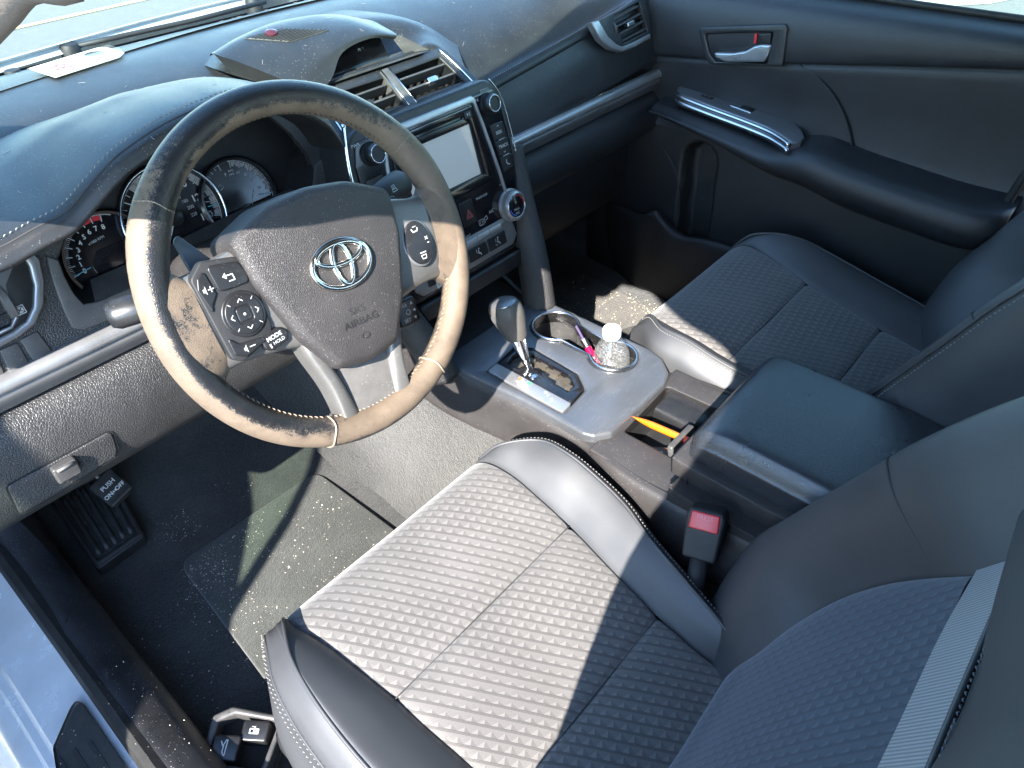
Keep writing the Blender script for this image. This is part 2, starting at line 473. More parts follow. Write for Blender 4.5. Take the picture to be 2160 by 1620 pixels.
M_ = None
def worn_leather(name):
    """black hide with the finish rubbed through to tan; vertex attribute wear says how far"""
    m = NT(name); c = m.co()
    a = m.n('ShaderNodeAttribute', attribute_name='wear').outputs[2]
    n1 = m.noise(c, 26, 5, .65, .4); n2 = m.noise(c, 210, 4, .7); cell = m.voro(c, 520, 'DISTANCE_TO_EDGE')
    e = m.math('ADD', a, m.math('MULTIPLY', m.math('SUBTRACT', n1, .5), 1.15))
    e = m.math('ADD', e, m.math('MULTIPLY', m.math('SUBTRACT', n2, .5), .85))
    e = m.math('ADD', e, m.math('MULTIPLY', m.ramp(cell, .0, .25), .22))
    k = m.ramp(e, .50, .57)
    halo = m.ramp(e, .30, .55)
    tan = m.mix(m.ramp(n1, .3, .7), (.10, .073, .051), (.165, .123, .086))
    grey = m.mix(halo, (.010, .010, .011), (.055, .05, .045))
    colr = m.mix(k, grey, tan)
    crk = m.math('MULTIPLY', m.math('LESS_THAN', cell, .03), m.math('GREATER_THAN', m.noise(c, 60, 3), .56))
    colr = m.mix(m.math('MULTIPLY', crk, .5), colr, (.05, .04, .035))
    h = m.math('ADD', m.math('MULTIPLY', m.ramp(cell, 0, .2), .35), m.math('MULTIPLY', k, -.55)); h = m.math('ADD', h, m.math('MULTIPLY', n2, .35))
    m.set(base=colr, rough=m.mixf(k, .36, .62), spec=.5, normal=m.bump(h, .5, .0007))
    return m.m

def glass(name, tint=(.86, .95, .90), gloss=.08):
    m = NT(name); t = m.t
    tr = m.n('ShaderNodeBsdfTransparent'); tr.inputs[0].default_value = rgb(tint)
    gl = m.n('ShaderNodeBsdfGlossy'); gl.inputs['Roughness'].default_value = .02
    lw = m.n('ShaderNodeLayerWeight'); lw.inputs[0].default_value = .5            # same from both sides of the thin pane
    fz_ = m.math('ADD', .04, m.math('MULTIPLY', .96, m.math('POWER', lw.outputs[1], 5)))
    mx = m.n('ShaderNodeMixShader'); m.l(fz_, mx.inputs[0]); m.l(tr.outputs[0], mx.inputs[1]); m.l(gl.outputs[0], mx.inputs[2])
    m.l(mx.outputs[0], m.out.inputs[0]); return m.m

M = {}
M['dash'] = leather('dash_vinyl', (.017, .018, .020), .40, 620, .28, .0004, dust=.35, spec=.6)
M['dash_lo'] = leather('dash_lower_plastic', (.030, .029, .029), .48, 330, .55, .0008, dust=.25)
M['door_v'] = leather('door_vinyl', (.023, .024, .027), .40, 480, .35, .0005, dust=.05)
M['door_p'] = leather('door_plastic', (.014, .014, .015), .52, 700, .4, .0004, dust=.04)
M['seat_l'] = leather('seat_leatherette', (.050, .051, .054), .47, 900, .22, .0003, dust=.03, spec=.55, mott=.15)
M['seat_side'] = leather('seat_side_vinyl', (.022, .022, .024), .45, 700, .3, .0004, dust=.05)
M['arm'] = leather('armrest_vinyl', (.018, .021, .027), .30, 640, .30, .0005, dust=.04, spec=1.0)
M['hub'] = leather('airbag_cover_vinyl', (.032, .029, .029), .52, 560, .5, .0006, dust=.3)
M['console_p'] = leather('console_plastic', (.034, .031, .031), .50, 900, .3, .0003, dust=.35)
M['sill_v'] = leather('sill_trim_vinyl', (.016, .016, .018), .42, 420, .3, .0005, dust=.35, mott=.5)
M['black'] = plain('black_plastic', (.011, .011, .012), .38, dust=.1)
M['blackm'] = plain('matt_black_plastic', (.013, .013, .014), .62, bumpk=.2, dust=.1)
M['gloss'] = plain('piano_black', (.006, .006, .008), .16, spec=.6, dust=.12)
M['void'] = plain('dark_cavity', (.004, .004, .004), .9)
M['dgrey'] = plain('charcoal_plastic', (.045, .044, .044), .5, bumpk=.15, dust=.4)
M['greyp'] = plain('warm_grey_plastic', (.11, .105, .10), .45, bumpk=.1, dust=.6)
M['silver'] = scratched_silver('satin_silver_paint', (.42, .42, .425), .33, .72)
M['silver_d'] = scratched_silver('dark_satin_silver', (.25, .25, .255), .33, .65)
M['silver_w'] = scratched_silver('wheel_spoke_silver', (.155, .150, .142), .40, .45)
M['consil'] = scratched_silver('console_silver', (.135, .142, .155), .34, .55, .6)
M['chrome'] = plain('chrome', (.75, .75, .76), .10, 1.0)
M['chrome_s'] = plain('satin_chrome', (.62, .62, .63), .24, 1.0)
M['white'] = plain('white_print', (.50, .50, .49), .6)
M['greypr'] = plain('grey_print', (.38, .38, .38), .6)
M['red'] = plain('red_print', (.55, .02, .03), .5)
M['blue'] = plain('blue_print', (.04, .15, .6), .5)
M['teal'] = plain('teal_print', (.08, .35, .38), .5)
M['green'] = plain('green_print', (.05, .45, .18), .5)
M['orange_pr'] = plain('orange_print', (.75, .14, .03), .5)
M['redbtn'] = plain('red_button_plastic', (.62, .035, .04), .35)
M['cloth'] = fabric('seat_cloth', (.084, .079, .076), (.168, .158, .150), (.030, .028, .028), R_(-57.5))
M['cloth_b'] = fabric('seat_back_cloth', (.036, .044, .062), (.080, .092, .115), (.010, .012, .018), R_(-80))  # backrest copy of the cloth, the blue of the shade put into its colour
m = NT('silver_mesh_tape'); wv_ = m.n('ShaderNodeTexWave'); m.l(m.co('UV'), wv_.inputs[0]); wv_.inputs['Scale'].default_value = 95; wv_.bands_direction = 'X'
m.set(base=m.mix(wv_.outputs[1], (.20, .20, .205), (.36, .36, .365)), rough=.5, metal=.2, normal=m.bump(wv_.outputs[1], .4, .0006)); M['mesh_tape'] = m.m
M['thread'] = plain('pale_thread', (.23, .22, .20), .8)
M['threadd'] = plain('dark_thread', (.03, .03, .032), .8)
M['carpet'] = carpet('floor_carpet', (.011, .011, .012), (.050, .050, .048))
M['carpet_g'] = carpet('tunnel_carpet', (.010, .010, .0095), (.040, .039, .036), 520)
M['rubber'] = plain('black_rubber', (.012, .012, .012), .6, bumpk=.3, bscale=300, dust=.15)
M['worn'] = worn_leather('worn_wheel_leather')
M['glass'] = glass('tinted_glass', (.66, .80, .68))
M['wsglass'] = glass('windshield_glass', (.78, .90, .84))
M['paint'] = plain('silver_car_paint', (.60, .62, .64), .25, .25, coat=.6, dust=.6)
M['head'] = plain('beige_headliner', (.22, .19, .165), .9, bumpk=.4)
M['paper'] = plain('white_card', (.78, .78, .75), .7)
M['asphalt'] = carpet('asphalt', (.022, .022, .021), (.055, .054, .050), 130)
M['concrete'] = carpet('concrete', (.26, .235, .19), (.34, .31, .25), 60)
M['yellow'] = plain('faded_yellow_paint', (.55, .42, .16), .8)
M['clearplast'] = None
# ------------------------------------------------------------------ setting: ground, floor
def struct(o): o['kind'] = 'structure'; return o
GZ = -.36
g = struct(obj('ground', [(-60, -60, GZ), (60, -60, GZ), (60, 60, GZ), (-60, 60, GZ)], [(0, 1, 2, 3)], M['asphalt'], smooth=False))
def floor_profile(x):
    return [(x, -.9, .03), (x, .1, .0), (x, .55, .0), (x, .85, .0), (x, 1.02, .015), (x, 1.16, .09), (x, 1.30, .24), (x, 1.36, .42), (x, 1.38, .60)]
rows = []
for x, dz in ((-.72, .02), (-.70, .0), (-.62, 0), (-.45, -.004), (-.28, -.002), (-.20, .006)):
    rows.append([(px_, py_, pz_ + dz) for px_, py_, pz_ in floor_profile(x)])
fl = struct(patch('floor', rows, 12, 6, M['carpet']))
rows = []
for x, dz in ((.20, .05), (.28, .045), (.45, .045), (.62, .045), (.70, .05), (.74, .08)):
    rows.append([(px_, py_, pz_ + dz) for px_, py_, pz_ in floor_profile(x)])
struct(patch('passenger_floor', rows, 12, 6, M['carpet']))
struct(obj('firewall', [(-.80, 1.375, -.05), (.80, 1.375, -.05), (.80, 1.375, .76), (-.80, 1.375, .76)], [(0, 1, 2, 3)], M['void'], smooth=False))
struct(obj('side_carpet', [(.735, .0, .0), (.735, 1.38, .0), (.735, 1.38, .6), (.735, .9, .6), (.735, .9, .1), (.735, .0, .1)], [(0, 1, 2, 3, 4, 5)], M['carpet'], smooth=False))
# carpeted tunnel flanks
for nm, s in (('tunnel_carpet', -1), ('tunnel_carpet', 1)):
    rows = []
    for y, zt, wd in ((.05, .20, .20), (.45, .22, .20), (.62, .24, .19), (.75, .26, .19), (.90, .30, .19), (1.1, .38, .20), (1.34, .50, .22)):
        zf = 0 if y < .95 else (y - .95) * .55
        rows.append([(s * (wd + .035), y, zf - .01), (s * (wd + .012), y, zf + .03), (s * (wd - .015), y, zf + .10), (s * (wd - .05), y, zt - .03), (s * .112, y, zt + .05)])
    struct(patch(nm, rows, 4, 6, M['carpet_g'], flip=(s > 0)))

# ------------------------------------------------------------------ car body shell round the cabin
body = thing('car_body', 'silver car body with door sill, windshield pillars, roof and bonnet around the cabin', 'car body', (0, 0, 0))
def sweep(name, path, sect, mat, parent, closed=True, n=4, smooth=True, sh=40):
    """sweep a fixed (x,z) section along a path of points running in y"""
    verts = []; faces = []; m = len(sect)
    for p in path:
        for a, b in sect: verts.append(V(p) + V(a, 0, b))
    for i in range(len(path) - 1):
        for k in range(m if closed else m - 1): faces.append((i * m + k, i * m + (k + 1) % m, (i + 1) * m + (k + 1) % m, (i + 1) * m + k))
    if closed: faces += [tuple(range(m)), tuple(range((len(path) - 1) * m, len(path) * m))[::-1]]
    return sharp(obj(name, verts, faces, mat, parent, smooth), sh)
ys = [-.9 + .1 * i for i in range(25)]
# painted rocker outside, stepped
sec = [(-.775, .088), (-.795, .080), (-.845, .068), (-.852, .058), (-.862, .056), (-.868, .045), (-.885, .040), (-.93, -.02), (-.95, -.12), (-.95, -.22), (-.80, -.24), (-.76, -.2), (-.76, .05)]
sweep('rocker_sill', [(0, y, .01 + max(0, y - .9) * .12) for y in ys], sec, M['paint'], body)
sec = [(-.752, .125), (-.762, .131), (-.772, .126), (-.778, .110), (-.776, .085), (-.760, .08)]
sweep('weatherstrip', [(0, y, .0 + max(0, y - .9) * .16) for y in ys], sec, M['rubber'], body)
# black scuff plate on the painted sill
fr = Frame((-.80, .70, .1005), (0, -1, 0), (-.98, 0, -.235))
scp = [(-.115, -.012), (.5, -.012), (.5, .062), (-.02, .062), (-.075, .045)]
sc = plate('scuff_plate', fr, rounded([(-a, b) if False else (a, b) for a, b in scp], .012), -.002, .004, M['rubber'], body, bevel=.002)
for k in range(3):
    yb = .005 + k * .02; s_ = Soup(); s_.box(fr, -.04 - .01 * k, yb, .003, .48, yb + .006, .0055); s_.build('rib', M['rubber'], sc)

def strip(name, pts, wdir, width, mat, parent, thick=.02, n=8):
    c = spline(pts, n); d = V(wdir).normalized() * width / 2
    G = [[p - d for p in c], [p for p in c], [p + d for p in c]]
    verts, faces, uv = grid_mesh(G); o = obj(name, verts, faces, mat, parent, True, uv); solid(o, thick, 0); return o
# pillars, roof, windshield
e1 = [(-.70, 1.10, .70), (-.69, .80, .85), (-.665, .60, .915), (-.660, .48, .972), (-.655, .41, 1.05), (-.652, .36, 1.12), (-.660, .22, 1.172)]  # pillar edge shaped and widened to cast the shade on wheel and dash
e2 = [(-.67, .92, .82)] + [tuple(ux(px_, py_, x_)) for px_, py_, x_ in ((-140, 160, -.622), (0, 62, -.602), (45, 30, -.600), (90, -2, -.598), (190, -75, -.593))] + [(-.60, .30, 1.19)]
e3 = [(-.67, 1.16, .80), (-.60, .93, .92), (-.565, .82, .985), (-.55, .76, 1.03), (-.535, .70, 1.08), (-.52, .65, 1.14), (-.50, .60, 1.22)]
for sx_ in (1, -1):
    A1, A2, A3 = [[V(sx_ * x, y, z) for x, y, z in e_] for e_ in (e1, e2, e3)]
    mid1 = [a.lerp(b, .5) + V(-sx_ * .004, .0, .0) for a, b in zip(A1, A2)]
    fix_normals(patch('windshield_pillar', [A1, mid1, A2, [a.lerp(b, .5) for a, b in zip(A2, A3)], A3], 6, 5, M['head'], body))
# visor added out of view to keep sun off wheel top and screen
vz = fix_normals(patch('added_visor', [[(-.60, .50, 1.20), (-.40, .565, 1.215), (-.17, .60, 1.22)], [(-.60, .515, 1.10), (-.40, .575, 1.11), (-.17, .61, 1.115)], [(-.585, .53, 1.02), (-.40, .585, 1.02), (-.18, .615, 1.03)]], 5, 5, M['head'], body)); solid(vz, .015, 0)
# ------------------------------------------------------------------ seats
def lerp_tab(tab, x):
    if x <= tab[0][0]: return tab[0][1]
    for (a, b), (c, d) in zip(tab, tab[1:]):
        if x <= c: return b + (d - b) * (x - a) / (c - a)
    return tab[-1][1]

def make_seat(name, label, sgn, xc, dy, sink=0.0):
    """sgn=+1: the side next to the centre console lies towards +X"""
    T = thing(name, label, 'car seat', (xc, .25 + dy, 0), 'front seats')
    P = lambda x, y, z: V(xc + sgn * x, y + dy, z + sink)
    fl_ = sgn < 0
    st = [(.548, .17), (.549, .24), (.546, .29), (.534, .325), (.505, .344), (.46, .345), (.41, .336), (.36, .325), (.31, .314), (.26, .304), (.20, .293), (.14, .282), (.08, .272), (.02, .262)]
    ein = [(.02, .138), (.08, .141), (.16, .136), (.26, .148), (.36, .162), (.46, .166), (.505, .164), (.55, .16)]
    eout = [(.02, .135), (.24, .142), (.29, .147), (.36, .153), (.44, .163), (.505, .176), (.55, .172)]
    def groove(y, z):
        g = 0
        for ys_, zz in ((.360, .325), (.203, .2935)):
            g += .0042 * math.exp(-((y - ys_) / .0035) ** 2) + .003 * math.exp(-((y - ys_) / .018) ** 2)
        return g
    rows = []
    for y, z in st:
        a, b = -lerp_tab(eout, y), lerp_tab(ein, y)
        top = 1.0 if y < .53 else .4
        rows.append([P(a, y, z - .004 * top), P(a * .92, y, z + .003 * top), P(a * .5, y, z + .004 * top), P(0, y, z + .002 * top), P(b * .5, y, z + .004 * top), P(b * .92, y, z + .003 * top), P(b, y, z - .004 * top)])
    G = grid_from_rows(rows, 5, 6)
    # extra rows so that the seams are crisp
    G2 = []
    for r1, r2 in zip(G, G[1:]):
        for k in range(3): G2.append([p.lerp(q, k / 3) for p, q in zip(r1, r2)])
    G2.append(G[-1])
    for r in G2:
        for p in r:
            if p.z - sink > .262: p.z -= groove(p.y - dy, 0)
    verts, faces, uv = grid_mesh(G2)
    uv = [(u * sgn, v) for u, v in uv]
    ins = obj('cushion_insert', verts, faces[::-1] if fl_ else faces, M['cloth'], T, True, uv)
    for ys_ in (.360, .203):
        a, b = -lerp_tab(eout, ys_), lerp_tab(ein, ys_); zz = lerp_tab(sorted(st), ys_)
        path = resample([P(a + (b - a) * i / 20, ys_, zz + .0045 - .0088 + .001) for i in range(21)], 40)
        tube('seam', path, .0009, M['threadd'], ins, 5)
    # bolsters
    for side in (1, -1):
        e = ein if side > 0 else eout
        rows = []; pip = []; seam = []
        ow = [(.02, .165), (.10, .165), (.15, .188), (.22, .204), (.27, .218), (.305, .232), (.385, .243), (.46, .236), (.50, .205), (.535, .185)] if side > 0 else [(.02, .20), (.15, .235), (.25, .240), (.33, .243), (.37, .241), (.42, .236), (.46, .226), (.50, .208), (.535, .195)]
        for y, z in [s_ for s_ in st if s_[0] <= .5465]:
            ei = lerp_tab(e, y); o = max(ei + .022, lerp_tab(ow, y)); w_ = o - ei
            f = 1.0 if y < .42 else max(.0, 1 - (y - .42) / .115)
            rise = (.042 if side > 0 else .036) * (.35 + .65 * f)
            if y > .53: rise *= .3
            pts = [(ei, z - .004), (ei + .10 * w_, z + .002 + .1 * rise), (ei + .38 * w_, z + rise * .66), (ei + .68 * w_, z + rise), (o - .018, z + rise * .98), (o - .004, z + rise * .70), (o + .008, z + rise * .25), (o + .016, z - .03), (o + .030, z - .09), (o + .022, z - .16), (o - .0, z - .21)]
            rows.append([P(side * a, y, b) for a, b in pts])
            if y <= .54: pip.append(P(side * (o - .018), y, z + rise * .98 + .0005)); seam.append(P(side * (o + .009), y, z + rise * .18))
        b_ = patch('bolster', rows, 5, 5, M['seat_l'], T, flip=(side * sgn < 0) == False and False)
        fix_normals(b_)
        pc = spline(pip, 8)
        tube('piping', pc, .0022, M['seat_l'], b_, 7)
        up = (side * sgn * .5, 0, .85)
        off = V(side * sgn * .0065, 0, -.0015)
        if side > 0: stitches('stitching', [p + off for p in pc], M['thread'], b_, .0052, .00055, .0012, up)
        else:
            sc_ = spline(seam, 8); tube('piping', sc_, .0016, M['seat_l'], b_, 6)
            stitches('stitching', [p + V(side * sgn * .002, 0, .0062) for p in sc_], M['thread'], b_, .0062, .0005, .0012, (side * sgn, 0, .5))
            stitches('stitching', [p + V(side * sgn * .0055, 0, -.0062) for p in sc_], M['thread'], b_, .0062, .0005, .0012, (side * sgn, 0, .3))
    # plastic skirt below the cushion
    for side in (1, -1):
        rows = []
        for y, z in ((.52, .12), (.50, .12), (.3, .11), (.1, .12), (-.12, .20)):
            o = .235 if side < 0 else .215
            rows.append([P(side * (o - .01), y, z + .06), P(side * (o + .012), y, z + .03), P(side * (o + .014), y, z - .03), P(side * (o + .0), y, z - .07)])
        fix_normals(patch('side_cover', rows, 4, 4, M['seat_side'], T))
    rows = [[P(x, .545 + d, z) for x in (-.19, -.1, 0, .1, .19)] for z, d in ((.19, -.002), (.14, -.01), (.08, -.05), (.05, -.1))]
    fix_normals(patch('front_valance', rows, 4, 4, M['seat_side'], T))
    # -------- backrest
    t = R_(25)
    B = Frame(P(0, .072, .28), (sgn, 0, 0), (0, -math.sin(t), math.cos(t)))
    nf = 1 if B.n.y > 0 else -1
    Q = lambda x, s_, h: B.o + B.u * x + B.v * s_ + B.n * (h * nf)
    win = [(-.08, .12), (0, .125), (.05, .128), (.08, .150), (.14, .178), (.20, .184), (.25, .180), (.30, .168), (.34, .155), (.40, .15)]
    rows = []
    for s_ in (-.08, -.03, .02, .07, .12, .18, .24, .30, .345):
        w_ = lerp_tab(win, s_); h = .030 + .010 * math.sin(max(0, s_ + .02) / .36 * math.pi) - (.02 if s_ < -.02 else 0)
        rows.append([Q(-w_, s_, h - .004), Q(-w_ * .9, s_, h + .003), Q(-w_ * .5, s_, h + .002), Q(0, s_, h), Q(w_ * .5, s_, h + .002), Q(w_ * .9, s_, h + .003), Q(w_, s_, h - .004)])
    bi = patch('backrest_insert', rows, 5, 5, M['cloth_b'], T); fix_normals(bi)
    rows = []
    for s_ in (.345, .36, .375, .39):
        w_ = lerp_tab(win, s_) + .002; h = .030
        rows.append([Q(-w_, s_, h), Q(-w_ * .5, s_, h + .004), Q(0, s_, h + .004), Q(w_ * .5, s_, h + .004), Q(w_, s_, h)])
    bt = patch('mesh_band', rows, 5, 3, M['tape'], T); fix_normals(bt)
    pth = spline([Q(x * .152, .393, .034 + .002 * (1 - x * x)) for x in (-1, -.5, 0, .5, 1)], 10)
    tube('piping', pth, .0022, M['seat_l'], bt, 6)
    stitches('stitching', [p + B.v * .006 for p in pth], M['threadp'], bt, .0055, .0007, .001, tuple(B.n * nf))
    # upper section of the backrest and headrest stub
    rows = []
    for s_, h, wx in ((.392, .028, 1), (.40, .034, 1), (.45, .044, 1), (.52, .045, 1), (.58, .03, .95), (.62, 0, .85), (.63, -.04, .8), (.60, -.08, .8)):
        rows.append([Q(x * wx, s_, h + (.02 * abs(x) / .22 if s_ < .56 else 0)) for x in (-.235, -.19, -.10, 0, .10, .19, .235)])
    fix_normals(patch('backrest_top', rows, 5, 5, M['seat_l'], T))
    for side in (1, -1):
        rows = []; edge = []; sm = []
        for s_ in (-.10, -.04, .02, .08, .14, .20, .27, .34, .42, .50, .57):
            w_ = lerp_tab(win, s_) if s_ < .345 else .15 + (s_ - .345) * .25
            f = max(0, min(1, (s_ + .10) / .16)); g = 1 if s_ < .38 else max(.25, 1 - (s_ - .38) / .22)
            pk = .038 + .052 * f * g; ox = .205 + .055 * f - (.02 if s_ > .5 else 0)
            pts = [(w_, .026), (w_ + .10 * (ox - w_), .033 + .1 * pk), (w_ + .42 * (ox - w_), .026 + .74 * pk), (w_ + .74 * (ox - w_), .026 + pk), (ox - .012, .020 + pk), (ox + .004, .004 + pk * .9), (ox + .014, -.02 + pk * .5), (ox + .016, -.05), (ox + .0, -.10), (ox - .04, -.12)]
            rows.append([Q(side * a, s_, b) for a, b in pts])
            edge.append(Q(side * (ox - .010), s_, .0206 + pk)); 
        bo = patch('backrest_bolster', rows, 5, 5, M['seat_l'], T); fix_normals(bo)
        ec = spline(edge, 8)
        tube('piping', ec, .0016, M['seat_l'], bo, 6)
        stitches('stitching', [p - B.u * side * .0075 + B.n * nf * .0015 for p in ec], M['thread'] if sgn < 0 else M['threadp'], bo, .0058, .0006, .001, tuple(B.n * nf))
        if sgn < 0: stitches('stitching', [p + B.u * side * .0095 - B.n * nf * .005 for p in ec], M['thread'], bo, .0058, .0006, .001, tuple((B.n * nf + B.u * side).normalized()))
        if side > 0:
            s_ = .30; w_ = lerp_tab(win, s_); ox = .26; pk = .09
            cs = [(w_, .0265), (w_ + .10 * (ox - w_), .0345 + .1 * pk), (w_ + .42 * (ox - w_), .0275 + .74 * pk), (w_ + .74 * (ox - w_), .0275 + pk), (ox - .012, .0215 + pk)]
            tube('seam', spline([Q(side * a, s_, b) for a, b in cs], 8), .0014, M['threadd'], bo, 5)
    return T

M['tape'] = M['mesh_tape']; M['threadp'] = plain('blue_grey_thread', (.10, .12, .15), .8)
make_seat('driver_seat', 'driver seat behind the steering wheel, dusty grey cloth cushion half in sun', 1, -.390, 0)
make_seat('passenger_seat', 'passenger seat between the armrest and the door, shaded dark blue cloth cushion', -1, .385, .01)
# ------------------------------------------------------------------ centre console
con = thing('center_console', 'centre console with silver shifter panel, twin cup holder, open tray and padded armrest', 'console', (0, .4, 0))
CF_ = Frame((0, 0, .357), (1, 0, 0), (0, 1, 0))
pan = [(-.075, .402), (.070, .402), (.098, .412), (.122, .44), (.130, .47), (.132, .60), (.132, .72), (-.118, .72), (-.114, .66), (-.104, .55), (-.104, .435), (-.098, .418)]
pan = rounded(pan, [.01, .02, .02, .02, .02, .01, .005, .004, .02, .02, .015, .01])
gate = [(-.0895, .640), (-.0155, .648), (.004, .622), (-.002, .522), (-.024, .491), (-.088, .483)]
ring = []
def cup_outline(r1, r2, grow=0):
    c1, c2 = (.079, .632), (.0745, .506); pts = []
    for k in range(25):
        a = R_(-62) + R_(304) * k / 24; pts.append((c1[0] + (r1 + grow) * math.cos(a + R_(0)), c1[1] + (r1 + grow) * math.sin(a)))
    pts = []
    n = 30
    for k in range(n + 1):
        a = R_(-50) + R_(280) * k / n; pts.append((c1[0] + (r1 + grow) * math.cos(a), c1[1] + (r1 + grow) * math.sin(a)))
    for k in range(n + 1):
        a = R_(130) + R_(280) * k / n; pts.append((c2[0] + (r2 + grow) * math.cos(a), c2[1] + (r2 + grow) * math.sin(a)))
    return pts
# circles bulge, waist is cut in by the straight links between them
cup_in = cup_outline(.0385, .0365); cup_out = cup_outline(.0385, .0365, .005)
def pan_bend(x, y):
    d = min(x + .112, .126 - x, (y - .400) * 1.0)
    return -.012 * max(0, 1 - d / .022) ** 2 if d < .022 else 0
plate('shifter_panel', CF_, pan, -.022, 0, M['consil'], con, bevel=.006, holes=[cup_out, rounded(gate, .008)], bend=None)
cr_ = plate('cup_holder_ring', CF_, cup_out, -.02, .0028, M['chrome_s'], con, bevel=.002, holes=[cup_in])
cup_bot = CF_.sub(0, 0, -.085)
# cup walls
wl = []; wf = []
for h in (0.001, -.03, -.085):
    wl += [CF_.p(x, y, h) for x, y in cup_in]
n_ = len(cup_in)
for j in range(2):
    for i in range(n_): wf.append((j * n_ + i, (j + 1) * n_ + i, (j + 1) * n_ + (i + 1) % n_, j * n_ + (i + 1) % n_))
wf.append(tuple(range(2 * n_, 3 * n_)))
cw = obj('cup_well', wl, wf, M['dgrey'], con); sharp(cw, 40)
# shifter gate: silver legend plate, black surround, clear brown window with stepped slot
inner = [(-.060, .636), (-.0165, .640), (-.002, .618), (-.007, .526), (-.026, .499), (-.060, .494)]
black = [(-.064, .640), (-.0155, .6475), (.0035, .6215), (-.0025, .522), (-.0245, .4915), (-.064, .4865)]
M['smoke'] = plain('dusty_smoked_plastic', (.055, .047, .036), .3, dust=.8)
plate('gate_surround', CF_, rounded(black, .006), -.02, .0012, M['gloss'], con, bevel=.0012, holes=[[(-.054, .628), (-.030, .634), (-.019, .632), (-.008, .614), (-.013, .530), (-.029, .507), (-.047, .506), (-.047, .535), (-.040, .538), (-.040, .555), (-.033, .558), (-.033, .584), (-.040, .588), (-.040, .602), (-.054, .606)]])
gp = plate('gate_floor', CF_, rounded(black, .006), -.024, -.010, M['smoke'], con)
s_ = Soup()
for (x0, y0, x1, y1) in ((-.022, .60, -.012, .612), (-.018, .575, -.011, .59), (-.020, .548, -.012, .562), (-.024, .522, -.015, .534), (-.034, .512, -.026, .52)):
    s_.box(CF_, x0, y0, -.010, x1, y1, -.004)
s_.build('gate_step', M['smoke'], gp)
lp = plate('legend_plate', CF_, rounded([(-.0885, .639), (-.064, .6415), (-.064, .4862), (-.0875, .484)], .004), -.018, .0006, M['silver'], con, bevel=.0006)
s_ = Soup()
for ch, y, x in (('P', .618, -.077),): text_into(s_, CF_, ch, x, y, .009, .0012, R_(-90))
text_into(s_, CF_, 'S', -.073, .525, .009, .0012, R_(-90)); text_into(s_, CF_, '+', -.077, .515, .010, .0012, R_(-90)); text_into(s_, CF_, 'D', -.070, .532, .008, .0012, R_(-90))
s_.build('lettering', M['greypr'], lp)
s_ = Soup(); text_into(s_, CF_, 'R', -.070, .585, .008, .0012, R_(-90), bold=.0005); s_.build('lettering', M['orange_pr'], lp)
s_ = Soup(); text_into(s_, CF_, 'N', -.070, .566, .008, .0012, R_(-90), bold=.0005); s_.build('lettering', M['green'], lp)
lock = lathe('lock_cap', CF_.sub(-.052, .573, 0), [(.0075, .001), (.0075, .0024), (.0062, .003), (0, .003)], M['chrome_s'], con, 28)
# side walls of the console
rows = []
for y, xo, zt, xb in ((1.0, .135, .41, .20), (.85, .130, .385, .19), (.74, .122, .350, .185), (.66, .115, .340, .175), (.55, .108, .338, .160), (.44, .108, .336, .152), (.40, .116, .338, .150), (.36, .124, .340, .150), (.30, .128, .342, .150), (.2, .129, .352, .148), (.05, .129, .37, .145), (-.3, .129, .38, .145)):
    rows.append([(-xo + .012, y, zt + .006), (-xo + .002, y, zt + .003), (-xo - .004, y, zt - .012), (-xo - .008, y, zt - .05), (-xo - .012, y, zt - .085), (-xo - .004, y, zt - .105)])
fix_normals(patch('side_wall', rows, 5, 4, M['console_p'], con))
fix_normals(patch('side_wall', [[(-x + .006, y, z) for x, y, z in r] for r in rows], 5, 4, M['console_p'], con))
# rear deck round the tray
TR = Frame((0, 0, .345), (1, 0, 0), (0, 1, 0))
deck = [(-.118, .20), (.125, .20), (.125, .415), (-.114, .415)]
tray = rounded([(-.052, .300), (.082, .300), (.078, .402), (-.052, .396)], .008)
plate('tray_deck', TR, rounded(deck, .004), -.02, 0, M['console_p'], con, bevel=.003, holes=[tray])
tv = []; tf = []
for h in (-.0005, -.02, -.055): tv += [TR.p(x, y, h) for x, y in inset_poly(tray[::-1] if poly_area(tray) < 0 else tray, .0 if h > -.03 else .006)]
n_ = len(tray)
for j in range(2):
    for i in range(n_): tf.append((j * n_ + i, (j + 1) * n_ + i, (j + 1) * n_ + (i + 1) % n_, j * n_ + (i + 1) % n_))
tf.append(tuple(range(2 * n_, 3 * n_)))
sharp(obj('tray_well', tv, tf, M['blackm'], con), 40)
# tray flap, inner moulding, sockets
plate('tray_lid', Frame((-.04, .312, .352), (1, 0, 0), (0, .25, 1)), rounded([(-.012, -.045), (.05, -.045), (.05, .012), (-.012, .012)], .006), -.008, 0, M['dgrey'], con, bevel=.003)
rows = [[(.030, y, .300), (.034, y, .328), (.046, y, .334), (.070, y, .334), (.081, y, .337)] for y in (.395, .375, .35, .33)] + [[(.036, .318, .296), (.042, .318, .318), (.05, .316, .326), (.070, .314, .33), (.082, .312, .334)], [(.045, .302, .29), (.05, .302, .30), (.06, .302, .312), (.070, .302, .33), (.082, .302, .336)]]
fix_normals(patch('tray_moulding', rows, 4, 4, M['black'], con))
